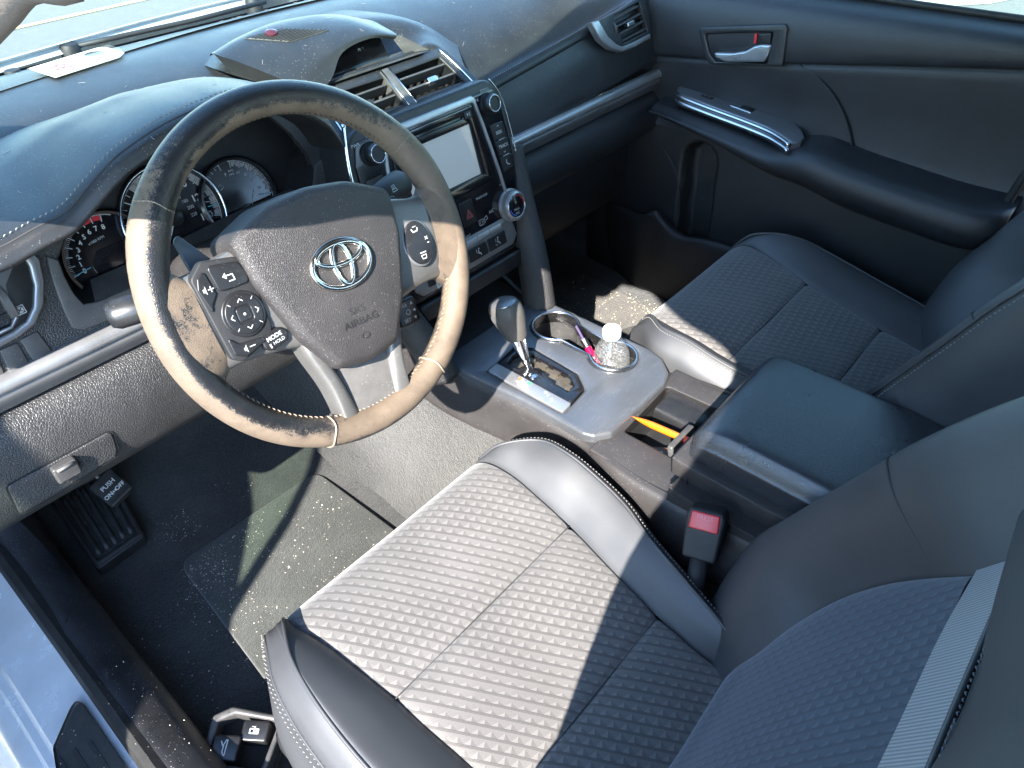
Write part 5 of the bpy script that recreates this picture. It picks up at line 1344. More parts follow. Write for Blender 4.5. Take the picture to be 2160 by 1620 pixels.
M['wornblk'] = plain('rubbed_black_plastic', (.012, .013, .015), .36, dust=.15)
tube('tip', [q0 + d2_ * .60, q0 + d2_ * .64, q0 + d2_ * .80, q0 + d2_ * .94, q0 + d2_ * .99, q0 + d2_], [.0125, .0175, .0185, .018, .014, .006], M['wornblk'], tl, 20, sq=.85)
cs_ = thing('cruise_stalk', 'small black cruise control lever behind the right wheel spoke', 'cruise lever', (-.27, .66, .62))
c0 = SW.p(.05, -.03, -.04); c1 = SW.w(862, 656, -.035); dc = c1 - c0
tube('arm', [c0, c1 - dc * .25], .006, M['black'], cs_, 12)
cfm = Frame(c1, SW.u, SW.v); cb2 = plate('tip', cfm, rect(-.020, -.016, .012, .016, .004), -.012, .004, M['black'], cs_, bevel=.003)
s_ = Soup(); text_into(s_, cfm, 'RES', -.008, .0095, .0062, .0046); text_into(s_, cfm, 'SET', -.008, -.0095, .0062, .0046)
for y, s2 in ((.0095, 1), (-.0095, -1)): s_.poly(cfm, [(.002, y - .002 * s2), (.006, y - .002 * s2), (.004, y + .002 * s2)], .0046)
s_.line(cfm, ell(-.004, 0, .003, .003, 14), .0008, .0046, True); s_.poly(cfm, [(.003, 0), (.007, .002), (.007, -.002)], .0046); s_.build('lettering', M['white'], cs_)
# ------------------------------------------------------------------ passenger door
pdoor = thing('passenger_door', 'black vinyl passenger door panel with silver switch rest and lever handle', 'car door', (.70, .5, .02))
def seam_z(y): return lerp_tab([(.0, .745), (.184, .716), (.36, .690), (.54, .662), (.70, .640), (.95, .612)], y)
ys_ = [.085, .16, .24, .32, .40, .48, .56, .64, .72, .80, .88, .95, 1.02]
def belt_z(y): return .772 - .000 * y
rows = []
for f, x in ((0, .752), (.03, .742), (.10, .720), (.22, .706), (.45, .698), (.75, .697), (.95, .701), (1.0, .707), (1.04, .716)):
    rows.append([(x, y, belt_z(y) + (seam_z(y) - belt_z(y)) * f) for y in ys_])
fix_normals(patch('upper_pad', rows, 4, 4, M['door_v'], pdoor))
rows = []
for f, x in ((.0, .7145), (.06, .7095), (.2, .712), (.5, .717), (.8, .714), (1, .70)):
    rows.append([(x, y, seam_z(y) - .001 + (.48 - seam_z(y)) * f) for y in ys_])
fix_normals(patch('middle_panel', rows, 4, 4, M['door_v'], pdoor))
sm = spline([ux(*p, .7115) for p in ((1687, 138), (1725, 162), (1762, 205), (1788, 258), (1803, 320))], 8)
tube('panel_joint', sm, .0022, M['void'], pdoor, 6)
tube('panel_joint', [p + V(-.0012, .0035, .001) for p in sm], .0016, M['door_v'], pdoor, 6)
# lower panel with bottle recess and map pocket
rows = []
for z, x in ((.50, .712), (.45, .705), (.40, .701), (.34, .699), (.28, .698), (.22, .700), (.12, .702), (.02, .71)):
    rows.append([(x, y, z) for y in ys_])
def recess(p, i, j):
    cy, cz, hy = .716 - (.35 - p.z) * .06, .0, .036
    if .20 < p.z < .47:
        dz = max(0, p.z - .42) / .036 if p.z > .42 else 0
        d = math.hypot((p.y - cy) / hy, dz)
        if d < 1.25: p = p + V(.045 * max(0, min(1, (1.2 - d) / .35)), 0, 0)
    return p
fix_normals(patch('lower_panel', rows, 14, 10, M['door_p'], pdoor, disp=recess))
rows = []
def pk(y): return .258 + .03 * math.exp(-((y - .80) / .03) ** 2) - .012 * math.exp(-((y - .715) / .04) ** 2) + (.70 - y) * .02
for dz, x in ((-.003, .690), (.004, .672), (.002, .664), (-.010, .660), (-.05, .662), (-.14, .672), (-.24, .69)):
    rows.append([(x + (.03 if y > .84 else 0) * (y - .84) / .1, y, max(.02, pk(y) + dz)) for y in (.36, .40, .46, .54, .62, .68, .715, .75, .78, .80, .84, .90, .96)])
fix_normals(patch('map_pocket', rows, 4, 4, M['door_p'], pdoor))
tube('speaker_cover', spline([(.700, .86 + .11 * math.cos(a), .28 + .16 * math.sin(a)) for a in [R_(100 + 20 * k) for k in range(9)]], 5), .002, M['door_p'], pdoor, 6)
# armrest
def zt(y): return lerp_tab([(.10, .515), (.20, .513), (.34, .522), (.42, .530), (.50, .541), (.60, .547), (.72, .556), (.82, .560)], y)
rows = []
for y in (.108, .112, .125, .16, .22, .30, .38, .46, .53, .60, .68, .76, .83):
    k = min(1, max(0, (y - .106) / .03)) ** .5; z = zt(y); fr_ = max(0, (y - .46) / .37)
    dz = 0 if y < .50 else -.024; xi = .607 + .040 * fr_ + (1 - k) * .05
    q_ = lerp_tab([(.40, 1), (.60, .70), (.80, .42)], y)
    rows.append([(.714, y, z + .004 + dz), (.685, y, z + dz), (xi + .028, y, z + .001 + dz), (xi + .008, y, z - .008 + dz), (xi, y, z - .028 * q_ + dz * .9), (xi + .004, y, z - .05 * (.5 + .5 * k) * q_ + dz * .8), (xi + .03, y, z - .08 * (.4 + .6 * k) * q_ + dz * .6), (.69, y, z - .105 * q_ + dz * .4), (.712, y, z - .115 * q_ + dz * .3)])
fix_normals(patch('armrest', rows, 4, 4, M['door_v'], pdoor))
# silver switch rest
SPF = Frame((.655, .65, .551), (1, 0, 0), (0, 1, .075))
top = [SPF.px(*p) for p in ((1430, 186), (1445, 182), (1500, 196), (1560, 214), (1620, 234), (1662, 252), (1690, 276), (1697, 292), (1688, 303), (1668, 304), (1648, 289), (1615, 270), (1560, 249), (1500, 227), (1436, 203), (1427, 196))]
plate('switch_rest', SPF, top, -.014, .004, M['silver_d'], pdoor, bevel=.004, nb=4)
edge1 = spline([SPF.w(x, y, .001) for x, y in ((1428, 198), (1438, 207), (1500, 231), (1560, 253), (1615, 275), (1645, 292), (1664, 306))], 6)
tube('bright_edge', edge1, .0048, M['chrome_s'], pdoor, 10)
edge2 = [p + V(-.003, -.002, -.0105) for p in edge1]
tube('bright_edge', edge2, .0055, M['chrome_s'], pdoor, 10)
lockf = SPF.sub(*SPF.px(1491, 209), .004, R_(-8))
lb = plate('lock_switch', lockf, rect(-.0065, -.013, .0065, .013, .002), -.002, .0022, M['black'], pdoor, bevel=.001)
s_ = Soup(); 
for y in (.0055, -.0055): s_.poly(lockf, ell(0, y, .0026, .0018, 12), .0026)
s_.build('marking', M['white'], lb)
wsf = SPF.sub(*SPF.px(1568, 231), .0035, R_(-4))
plate('window_switch_bezel', wsf, rounded([(-.015, -.026), (.015, -.026), (.015, .026), (-.015, .026)], .003), -.002, .0022, M['chrome_s'], pdoor, bevel=.001, holes=[rect(-.0125, -.0235, .0125, .0235)])
s_ = Soup(); s_.box(wsf, -.0125, -.0235, -.004, .0125, .0235, .0002); s_.build('window_switch_well', M['void'], pdoor)
plate('window_switch', wsf, rect(-.0115, -.022, .0115, .004, .002), -.002, .0035, M['black'], pdoor, bevel=.001)
# lever handle
HF = Frame((.697, .66, .68), (0, -1, 0), (0, 0, 1))
hb = rounded([HF.px(*p) for p in ((1476, 60), (1484, 56), (1658, 50), (1664, 58), (1653, 138), (1500, 135), (1490, 122))], .006)
hcv = rounded([HF.px(*p) for p in ((1490, 70), (1634, 66), (1620, 132), (1512, 128), (1499, 110))], .005)
plate('handle_bezel', HF, hb, -.004, .006, M['dash'], pdoor, bevel=.003, holes=[hcv])
loft('handle_cup', [[HF.p(x, y, .005) for x, y in hcv], [HF.p(x, y, -.022) for x, y in inset_poly(hcv if poly_area(hcv) > 0 else hcv[::-1], .006)]] if poly_area(hcv) > 0 else [[HF.p(x, y, .005) for x, y in hcv[::-1]], [HF.p(x, y, -.022) for x, y in inset_poly(hcv[::-1], .006)]], M['blackm'], pdoor, cap='end')
lv = rounded([HF.px(*p, .010) for p in ((1506, 111), (1545, 112), (1572, 108), (1592, 97), (1608, 94), (1627, 95), (1622, 116), (1611, 131), (1530, 131), (1510, 122))], .003)
plate('lever', HF, lv, .000, .012, M['silver'], pdoor, bevel=.004, nb=4)
plate('lock_knob', HF, rounded([HF.px(*p, .008) for p in ((1599, 71), (1627, 70), (1624, 93), (1596, 93))], .002), -.01, .008, M['black'], pdoor, bevel=.002)
plate('lock_flag', HF, [HF.px(*p, .008) for p in ((1592, 72), (1597, 71), (1594, 91), (1589, 92))], -.01, .0075, M['redbtn'], pdoor)
# window glass and belt seal
tube('belt_seal', [V(.752, y, .776) for y in (-.3, .1, .5, .9, 1.02)], .006, M['rubber'], pdoor, 8)
def rpane(y): return [V(.758, y, .765), V(.750, y, .85), V(.72, y, .98), V(.665, y, 1.10), V(.60, y, 1.19)]
gl_ = fix_normals(patch('window_glass', [[p for p in rpane(-.05)], rpane(.3), rpane(.55), [V(.758, .98, .765), V(.75, .90, .85), V(.72, .72, .97), V(.665, .58, 1.08), V(.60, .48, 1.17)]], 3, 4, M['glass'], pdoor))
# door shut seal and lower trim behind the seat
tube('shut_seal', spline([ux(*p, .690) for p in ((2230, 280), (2160, 372), (2110, 455), (2070, 530), (2010, 595), (1950, 645))], 6), .008, M['rubber'], pdoor, 10)

# ------------------------------------------------------------------ more of the car body
rows = [[(.735, y, z) for y in (.13, .0, -.2, -.5)] for z in (.05, .3, .55, .80)]
bp = fix_normals(patch('pillar_trim', [[(.705, .115, .03), (.712, .05, .03), (.72, -.2, .03)], [(.700, .10, .28), (.705, .03, .28), (.71, -.2, .28)], [(.700, .065, .5), (.70, .0, .5), (.71, -.2, .5)], [(.70, .03, .8), (.695, -.03, .8), (.70, -.2, .8)], [(.64, -.05, 1.15), (.62, -.08, 1.15), (.62, -.2, 1.15)]], 4, 4, M['dgrey'], body))
# unseen driver side centre pillar, its edge shaped to shade seats and armrest; roof
pil = []
for z, xf, yf in ((.10, -.76, .085), (.30, -.757, .08), (.50, -.75, .075), (.75, -.74, .04), (.95, -.70, -.02), (1.05, -.662, -.035), (1.078, -.655, -.015), (1.095, -.650, .03), (1.105, -.648, .09), (1.14, -.644, .16), (1.18, -.640, .22)):
    lo = z < .9
    pil.append([(xf + .06, yf - .12, z), (xf + .03 if lo else xf + .018, yf - .01, z), (xf, yf, z), (xf - .035 if lo else xf - .022, yf - .05, z), (xf - .03, -.30, z), (xf - .03, -.62, z)])
fix_normals(patch('pillar_trim', pil, 4, 4, M['dgrey'], body))
roof = [[(-.662, y, 1.172), (-.60, y, 1.215), (-.3, y, 1.26), (0, y, 1.272), (.3, y, 1.26), (.60, y, 1.215), (.662, y, 1.172)] for y in (.36, .2, -.1, -.5, -1.0, -1.5)]
roof[0] = [(x * 1.0, .66 - .14 * abs(x) - (.20 if abs(x) > .65 else 0), z - .015) for x, y, z in roof[0]]
rf_ = fix_normals(patch('roof', roof, 4, 4, M['head'], body)); solid(rf_, .03, -1)
# rear bulkhead: back seat, rear side walls
fix_normals(patch('rear_wall', [[(x, -1.35, z) for x in (-.72, 0, .72)] for z in (.1, .5, .85)], 3, 3, M['dgrey'], body))
for s in (-1, 1):
    obj('rear_side', [(s * .75, -.25, .05), (s * .75, -1.5, .05), (s * .75, -1.5, .80), (s * .75, -.25, .78)], [(0, 1, 2, 3)], M['dgrey'], body, False)
# windshield, cowl, bonnet
def wsp(x, f):
    ax_ = abs(x); yb = 1.205 - .13 * ax_ - .30 * max(0, ax_ - .45); yt = .66 - .14 * ax_; zb = .793; zt_ = 1.235 - .06 * ax_
    if ax_ > .6: zt_ = 1.235 - .06 * ax_ - .1 * (ax_ - .6)
    y = yb + (yt - yb) * f; z = zb + (zt_ - zb) * f + .035 * math.sin(math.pi * f); return V(x * (1 - .10 * f), y, z)
wx = (-.64, -.5, -.3, -.1, .1, .3, .5, .64)
fix_normals(patch('windshield', [[wsp(x, f) for x in wx] for f in (0, .25, .5, .75, 1.0)], 3, 4, M['wsglass'], body))
fr_b = spline([wsp(x, .0) + V(0, .0, .003) for x in wx], 5)
G = [[p + V(0, .012, -.012) for p in fr_b], [p + V(0, -.003, .0045) for p in fr_b]]
vv, ff, uv = grid_mesh(G); fix_normals(obj('black_band', vv, ff, M['void'], body))
cow = [[wsp(x, 0) + V(0, .010, -.012) for x in wx], [wsp(x, 0) + V(0, .055, -.010) for x in wx], [wsp(x, 0) + V(0, .115, -.028) for x in wx], [wsp(x, 0) + V(0, .145, -.030) for x in wx]]
cw_ = fix_normals(patch('cowl_panel', cow, 5, 4, plain('sun_faded_black_plastic', (.075, .08, .078), .7, bumpk=.3, dust=.5), body))
bon = [[wsp(x, 0) + V(0, .140, -.010) for x in wx], [wsp(x, 0) + V(0, .150, -.003) for x in wx], [wsp(x, 0) + V(0, .175, -.003) for x in wx], [V(x, 1.7 - .1 * abs(x), .70) for x in wx], [V(x, 2.2 - .15 * abs(x), .52) for x in wx], [V(x, 2.35 - .2 * abs(x), .3) for x in wx]]
fix_normals(patch('bonnet', bon, 4, 5, M['paint'], body))
for x, y in ((-.295, 1.31), (.05, 1.33)):
    pv = Frame((x, y, .795), (1, 0, 0), (0, 1, 0)); lathe('wiper_pivot', pv, [(.015, -.03), (.015, -.008), (.012, -.002), (.007, 0), (0, 0)], M['blackm'], cw_, 24)
    tube('wiper_arm', [V(x, y, .788), V(x + .06, y - .012, .790), V(x + .20, y - .030, .792), V(x + .34, y - .03, .794)], .004, M['blackm'], cw_, 8)
s_ = lathe('bolt', Frame((-.40, 1.255, .787), (1, 0, 0), (0, 1, 0)), [(.011, 0), (.010, .004), (0, .005)], M['blackm'], cw_, 16)
# ------------------------------------------------------------------ open driver door: only its shade reaches the picture
ddoor = thing('driver_door', 'open driver door with window up, standing outside the sill', 'car door', (-.82, 1.22, 0))
DA = R_(41)
dd = V(-math.sin(DA), -math.cos(DA), 0); DD = Frame((-.82, 1.22, 0), dd, (0, 0, 1))
plate('door_panel', DD, rounded([(0, .06), (1.02, .02), (1.08, .4), (1.10, .725), (.0, .725)], .04), -.06, .03, M['door_v'], ddoor, bevel=.02)
wo_ = [(.02, .735), (1.10, .735), (1.07, .97), (.96, 1.15), (.74, 1.19), (.48, 1.10), (.22, .90)]
wi_ = [(.14, .737), (1.065, .737), (1.035, .96), (.935, 1.10), (.74, 1.125), (.52, 1.045), (.30, .90)]
plate('window_frame', DD, rounded(wo_, .03), -.006, .006, M['blackm'], ddoor, bevel=.002, holes=[rounded(wi_, .03)])
s_ = Soup(); s_.box(DD, .66, .737, -.006, .70, 1.08, .006); s_.build('shade_bar', M['blackm'], ddoor)  # bar added out of view to throw a dark band across the floor
obj('window_glass', [DD.p(x, y, 0) for x, y in wi_], [tuple(range(len(wi_)))], M['glass'], ddoor, False)
# ------------------------------------------------------------------ outside: paving seen through the glass
def slab(name, pts, z, mat): return struct(obj(name, [(x, y, GZ + z) for x, y in pts], [tuple(range(len(pts)))], mat, None, False))
slab('pavement', [(2.0, 8.1), (2.6, 7.2), (3.4, 6.4), (30, 2), (30, 40), (2.0, 40)], .004, M['concrete'])
slab('pavement', [(5.62, 1.80), (6.2, 1.28), (6.9, 1.0), (30, -3), (30, 1.6), (6.6, 2.0), (6.0, 1.98)], .004, M['concrete'])
slab('parking_line', [(.2, 6.98), (.2, 6.90), (4, 7.02), (4, 7.10)], .005, M['yellow'])
slab('parking_line', [(5.45, 2.12), (5.45, 2.02), (8.0, 2.18), (8.0, 2.28)], .008, M['yellow'])
slab('parking_line', [(5.45, 1.98), (5.45, 1.84), (8, 2.0), (8, 2.14)], .010, M['white'])
s_ = Soup(); gfm = Frame((5.66, 1.92, GZ + .012), (.42, -.9, 0), (.9, .42, 0)); text_into(s_, gfm, '0880', 0, 0, .17, .0); so2 = s_.build('lettering', M['greypr']); struct(so2); so2.name = 'stall_number'
# ------------------------------------------------------------------ small things
# water bottle in the rear cup holder
bt = thing('water_bottle', 'clear plastic water bottle with white cap and fogged shoulder in the rear cup holder', 'bottle', (.076, .504, .275))
BF = Frame((.076, .504, .275), (1, 0, 0), (0, 1, 0)); BF.n = V(-.06, .03, 1).normalized(); BF.u = (BF.u - BF.n * BF.u.dot(BF.n)).normalized(); BF.v = BF.n.cross(BF.u)
m = NT('bottle_plastic'); c = m.co()
dr = m.voro(c, 430, 'F1'); dn_ = m.noise(c, 120, 3); drop = m.math('MULTIPLY', m.math('LESS_THAN', dr, .36), m.math('GREATER_THAN', dn_, .42))
tr = m.n('ShaderNodeBsdfTransparent'); tr.inputs[0].default_value = (.94, .95, .95, 1)
gl2 = m.n('ShaderNodeBsdfGlossy'); gl2.inputs['Roughness'].default_value = .06
lw = m.n('ShaderNodeLayerWeight'); lw.inputs[0].default_value = .5; fz = m.math('MULTIPLY', .96, m.math('POWER', lw.outputs[1], 5))
mx1 = m.n('ShaderNodeMixShader'); m.l(m.math('ADD', fz, .10), mx1.inputs[0]); m.l(tr.outputs[0], mx1.inputs[1]); m.l(gl2.outputs[0], mx1.inputs[2])
df = m.n('ShaderNodeBsdfDiffuse'); df.inputs[0].default_value = (.55, .55, .54, 1)
mx2 = m.n('ShaderNodeMixShader'); m.l(m.math('ADD', m.math('MULTIPLY', drop, .28), .05), mx2.inputs[0]); m.l(mx1.outputs[0], mx2.inputs[1]); m.l(df.outputs[0], mx2.inputs[2]); m.l(mx2.outputs[0], m.out.inputs[0])
bmp = m.bump(m.math('ADD', drop, m.noise(c, 90, 3)), .5, .001); m.l(bmp, gl2.inputs['Normal'])
M['bottle'] = m.m
prof = [(0, 0), (.026, 0), (.0295, .004), (.030, .012), (.0285, .016), (.030, .022), (.0305, .045), (.0292, .050), (.0305, .056), (.0305, .075), (.0300, .084), (.0285, .093), (.0245, .104), (.0185, .114), (.0140, .120), (.0128, .124), (.0128, .128)]
bd = lathe('body', BF, prof, M['bottle'], bt, 48, sharpdeg=80)
cap = [(.0142, .1255), (.0142, .127), (.0148, .1275), (.0148, .139), (.0138, .1408), (.006, .1410), (0, .1405)]
ck = lathe('cap', BF, cap, plain('white_cap_plastic', (.62, .61, .59), .45, mott=.03), bt, 48)
s_ = Soup()
for i in range(48):
    a = i * math.pi / 24; f2 = BF.sub(math.cos(a) * .0148, math.sin(a) * .0148, 0, a); s_.box(f2, -.0003, -.0004, .129, .0004, .0004, .1385)
s_.build('ridges', ck.data.materials[0], ck)['kind'] = 'stuff'
# lip gloss tube leaning between the two cup holders
def tube_from(p0, p1, prof, name, mat, parent, n=24):
    ax_ = (p1 - p0).normalized(); f = Frame(p0, V(1, 0, 0) if abs(ax_.x) < .9 else V(0, 1, 0), V(0, 1, 0)); f.n = ax_; f.u = (f.u - ax_ * f.u.dot(ax_)).normalized(); f.v = ax_.cross(f.u)
    return lathe(name, f, prof, mat, parent, n), f
lg0 = uz(1262, 773, .338); lg1 = uz(1212, 682, .372)
lg = thing('lip_gloss', 'slim lip gloss tube with hot pink base and clear lid in the cup holder', 'lip gloss', lg0)
L_ = (lg1 - lg0).length; r_ = .0062
M['pink'] = plain('hot_pink_plastic', (.36, .004, .045), .25, coat=.4, mott=.04)
tube_from(lg0, lg1, [(0, 0), (r_ * .9, .0005), (r_, .002), (r_, L_ * .42)], 'base', M['pink'], lg)
_, lf = tube_from(lg0, lg1, [(r_ * 1.02, L_ * .42), (r_ * 1.03, L_ * .43), (r_ * 1.03, L_ * .60), (r_, L_ * .605)], 'label_band', M['gloss'], lg)
tube_from(lg0, lg1, [(r_ * .98, L_ * .605), (r_, L_ * .62), (r_, L_ * .97), (r_ * .8, L_), (0, L_)], 'lid', glass('clear_lid_plastic', (.90, .88, .92)), lg)
tube_from(lg0, lg1, [(.0022, L_ * .605), (.0022, L_ * .93), (0, L_ * .95)], 'wand', plain('dark_wand', (.10, .07, .12), .3), lg)
vw = (CAM - lg0).normalized(); sd = (vw - lf.n * vw.dot(lf.n)).normalized(); tf_ = Frame(lg0 + sd * r_ * 1.06, lf.n, sd.cross(lf.n)); 
s_ = Soup(); text_into(s_, tf_, 'MAYBE', L_ * .51, 0, .0062, .0003, R_(0), squeeze=.9); s_.build('lettering', M['white'], lg)
s_ = Soup(); s_.poly(tf_, ell(L_ * .16, 0, .0022, .0026, 20), .0002); s_.build('marking', M['white'], lg)
# orange pen lying across the tray
pn0 = uz(1335, 879, .3475); pn1 = uz(1441, 925, .3555)
pen = thing('orange_pen', 'translucent orange ballpoint pen lying across the console tray', 'pen', pn0)
Lp = (pn1 - pn0).length
M['orange'] = plain('orange_plastic', (.62, .13, .004), .25, coat=.5, mott=.05)
tube_from(pn0, pn1, [(0, 0), (.0008, .0003), (.0011, .004), (.0030, .012), (.0044, .022), (.0050, .030)], 'nose', M['orange'], pen)
tube_from(pn0, pn1, [(.0050, .030), (.0053, .034), (.0054, Lp * .80), (.0050, Lp)], 'barrel', plain('bright_orange_plastic', (.66, .15, .006), .28, coat=.5), pen)
_, pfm = tube_from(pn0, pn1, [(.0046, Lp), (.0056, Lp + .001), (.0056, Lp + .012), (.003, Lp + .014), (0, Lp + .014)], 'clicker', plain('red_orange_plastic', (.60, .045, .008), .3), pen)
# things in the tray
cd = thing('ribbed_plug', 'black ribbed plug with rust-brown base lying in the console tray', 'plug', (-.022, .33, .292))
sf_ = Frame((-.028, .350, .3105), (.55, -.83, 0), (.83, .55, 0))
plate('label_block', sf_, rect(-.020, -.014, .020, .014, .003), -.014, .0, plain('rust_brown_plastic', (.12, .045, .02), .5, dust=.4), cd, bevel=.002)
s_ = Soup(); s_.poly(sf_, rect(-.010, -.004, .010, .004), .0006); s_.build('lettering', M['white'], cd)
s_ = Soup(); text_into(s_, sf_, 'E231A1', 0, 0, .0062, .001); s_.build('lettering', M['black'], cd)
hf2 = Frame((.004, .318, .305), (.55, -.83, 0), (.83, .55, 0)); gp_ = plate('grip', hf2, rect(-.014, -.009, .018, .009, .003), -.012, 0, M['black'], cd, bevel=.002)
s_ = Soup()
for i in range(7):
    for j in range(4): s_.poly(hf2, ell(-.009 + i * .0035, -.005 + j * .0033, .0009, .0009, 8), .0004)
s_.build('dots', M['greypr'], gp_)['kind'] = 'stuff'
# seat belt buckle
bk = thing('seat_belt_buckle', 'black seat belt buckle with red press button beside the driver seat', 'buckle', (-.165, .20, .30))
BKF = Frame((-.160, .203, .395), (.62, -.78, 0), (.35, .3, .82))
BKF = Frame(ux(1486, 1108, -.160), (.25, -.95, .12), (.45, .30, .75))
plate('housing', BKF, rounded([(-.021, -.045), (.021, -.045), (.024, .012), (.020, .020), (-.020, .020), (-.024, .012)], .005), -.026, .004, M['blackm'], bk, bevel=.004, nb=4)
rb = plate('press_button', BKF, rounded([(-.0185, -.006), (.0185, -.006), (.0175, .0165), (-.0175, .0165)], .003), -.004, .0062, M['redbtn'], bk, bevel=.002, nb=4)
s_ = Soup(); text_into(s_, BKF, 'PRESS', 0, .0105, .0072, .0066, squeeze=1.1); s_.build('lettering', plain('faded_pink_print', (.75, .25, .25), .6), rb)
tube('stalk', [BKF.p(0, -.04, -.010), BKF.p(0, -.09, -.012), BKF.p(0, -.16, -.02)], .012, M['blackm'], bk, 12, sq=.6)
# parking tag on the dash
tg = thing('parking_tag', 'white paper hang tag with red number 35 lying by the windshield', 'parking tag', (-.33, 1.18, .80))
TG = Frame((-.335, 1.165, .8035), (.985, .17, .0), (-.17, .985, .05))
plate('card', TG, rounded([(-.058, -.030), (.040, -.030), (.056, -.020), (.056, .022), (.046, .030), (-.058, .030)], .002), -.0006, .0004, M['paper'], tg, holes=[ell(.030, .012, .015, .013, 28)])
s_ = Soup(); text_into(s_, TG, '35', -.030, .0, .030, .0009, R_(90), bold=.0006); s_.build('lettering', M['red'], tg)
s_ = Soup(); text_into(s_, TG, 'PARKING', -.004, .0, .0085, .0009, R_(90)); s_.build('lettering', M['greypr'], tg)
# foot rest and parking brake pedal
fp = Frame((-.612, 1.10, .088), (1, 0, 0.0), (0, .93, .37))
fr_t = thing('foot_rest', 'black ribbed rubber foot rest in the driver footwell', 'foot rest', (-.612, 1.10, .03))
def fq(x, y): return Vector(fp.px(x, y))
c4 = [fq(206, 1204), fq(306, 1132), fq(232, 990), fq(100, 1052)]          # near-left, near-right, far-right, far-left
def bil(a, b): return c4[0].lerp(c4[1], a).lerp(c4[3].lerp(c4[2], a), b)
def quad(a0, a1, b0, b1): return [tuple(bil(a, b)) for a, b in ((a0, b0), (a1, b0), (a1, b1), (a0, b1))]
plate('pad', fp, rounded(quad(0, 1, 0, 1), .008), -.03, .003, M['rubber'], fr_t, bevel=.003)
plate('border', fp, rounded(quad(.02, .98, .02, .99), .008), .0, .007, M['rubber'], fr_t, bevel=.003, holes=[rounded(quad(.10, .90, .08, .95), .005)])
for k in range(5):
    a_ = .18 + k * .16
    tube('rib', [fp.p(*bil(a_, .12 + .8 * i / 8), .003) for i in range(9)], .0055, M['rubber'], fr_t, 10, up=tuple(fp.n))
    s_ = Soup()
    for i in range(30):
        q = bil(a_ + .08, .11 + i * .027); s_.box(fp.sub(q.x, q.y), -.003, -.0012, .002, .003, .0012, .0045)
    s_.build('tread', M['rubber'], fr_t)['kind'] = 'stuff'
pb_ = thing('parking_brake_pedal', 'black foot parking brake pedal lettered PUSH ON OFF', 'brake pedal', (-.575, 1.11, .15))
PF = Frame(uz(236, 1030, .15), (.93, .05, .28), (-.12, .86, .45)); PF.v = PF.n.cross(PF.u)
pe = plate('pedal_pad', PF, rounded([(-.024, -.026), (.024, -.026), (.024, .030), (-.024, .030)], .005), -.014, .003, M['rubber'], pb_, bevel=.003)
s_ = Soup(); text_into(s_, PF, 'PUSH', .0, .008, .0115, .0036, bold=.0002); text_into(s_, PF, 'ON', -.0125, -.008, .0105, .0036, bold=.0002); text_into(s_, PF, 'OFF', .0115, -.008, .0105, .0036, bold=.0002)
s_.poly(PF, ell(-.002, -.008, .0013, .002, 10), .0036); s_.poly(PF, ell(.0018, -.008, .0013, .002, 10), .0036); s_.build('lettering', M['white'], pe)
for k in range(4):
    s_ = Soup(); s_.box(PF, -.020, -.0235 + k * .0022, .002, .020, -.0225 + k * .0022, .0042); s_.build('rib', M['rubber'], pe)
tube('arm', [PF.p(0, .01, -.01), PF.p(0, .06, -.0), PF.p(0, .16, .05)], .008, M['black'], pb_, 8)
# coin box lid in the knee panel
KF = Frame((-.642, .8315, .448), (1, 0, 0), (0, .06, 1))
kl = thing('coin_box', 'small dark lidded coin box with pull knob in the driver knee panel', 'coin box', (-.642, .85, .42))
klp = rounded([KF.px(*p) for p in ((14, 1026), (62, 1000), (150, 953), (226, 911), (236, 914), (246, 945), (244, 962), (205, 986), (120, 1040), (42, 1086))], .006)
plate('lid', KF, klp, -.012, .0022, M['dash_lo'], kl, bevel=.002)
loft('lid_gap', [[KF.p(x, y, .0008) for x, y in (inset_poly(klp if poly_area(klp) > 0 else klp[::-1], -.0022))], [KF.p(x, y, .0008) for x, y in (klp if poly_area(klp) > 0 else klp[::-1])]], M['void'], kl)
kx = KF.px(135, 986); nb_ = plate('pull_knob', KF.sub(*kx), rounded([(-.015, -.012), (.014, -.012), (.015, .012), (-.014, .012)], .004), .0, .013, M['dgrey'], kl, bevel=.003)
tube('knob_ridge', [KF.p(kx[0] - .010, kx[1] + .0085, .0135), KF.p(kx[0] + .010, kx[1] + .0085, .0135)], .0022, M['greyp'], nb_, 8)
# fuel and boot release levers by the sill
rl = thing('release_levers', 'pair of black boot and fuel flap release levers on the floor by the sill', 'release levers', (-.67, .59, .06))
RF2 = Frame((-.672, .600, .068), (.80, .55, .15), (-.55, .82, .10))
plate('base', RF2, rounded([(-.042, -.052), (.042, -.058), (.046, .022), (.030, .046), (-.036, .040)], .010), -.05, .004, M['dgrey'], rl, bevel=.004, holes=[rounded([(-.030, -.045), (.034, -.05), (.036, .015), (.024, .034), (-.028, .030)], .006)])
obj('well', [RF2.p(x, y, -.025) for x, y in ((-.04, -.055), (.045, -.058), (.046, .03), (-.04, .04))], [(0, 1, 2, 3)], M['void'], rl, False)
LA = RF2.sub(-.010, .012, .004, R_(4)); la = plate('boot_lever', LA, rounded([(-.017, -.020), (.017, -.020), (.017, .018), (-.017, .018)], .005), -.02, .006, M['black'], rl, bevel=.003)
s_ = Soup(); s_.line(LA, [(-.010, -.002), (-.006, .001), (.004, .001), (.010, -.001), (.010, -.003), (-.010, -.003)], .0014, .0065, True); s_.line(LA, [(.002, .002), (.008, .0055)], .0014, .0065); s_.build('marking', M['white'], la)
LB = RF2.sub(.018, -.020, .0, R_(4)); lb2 = plate('fuel_lever', LB, rounded([(-.014, -.020), (.014, -.020), (.014, .018), (-.014, .018)], .005), -.02, .004, M['black'], rl, bevel=.003)
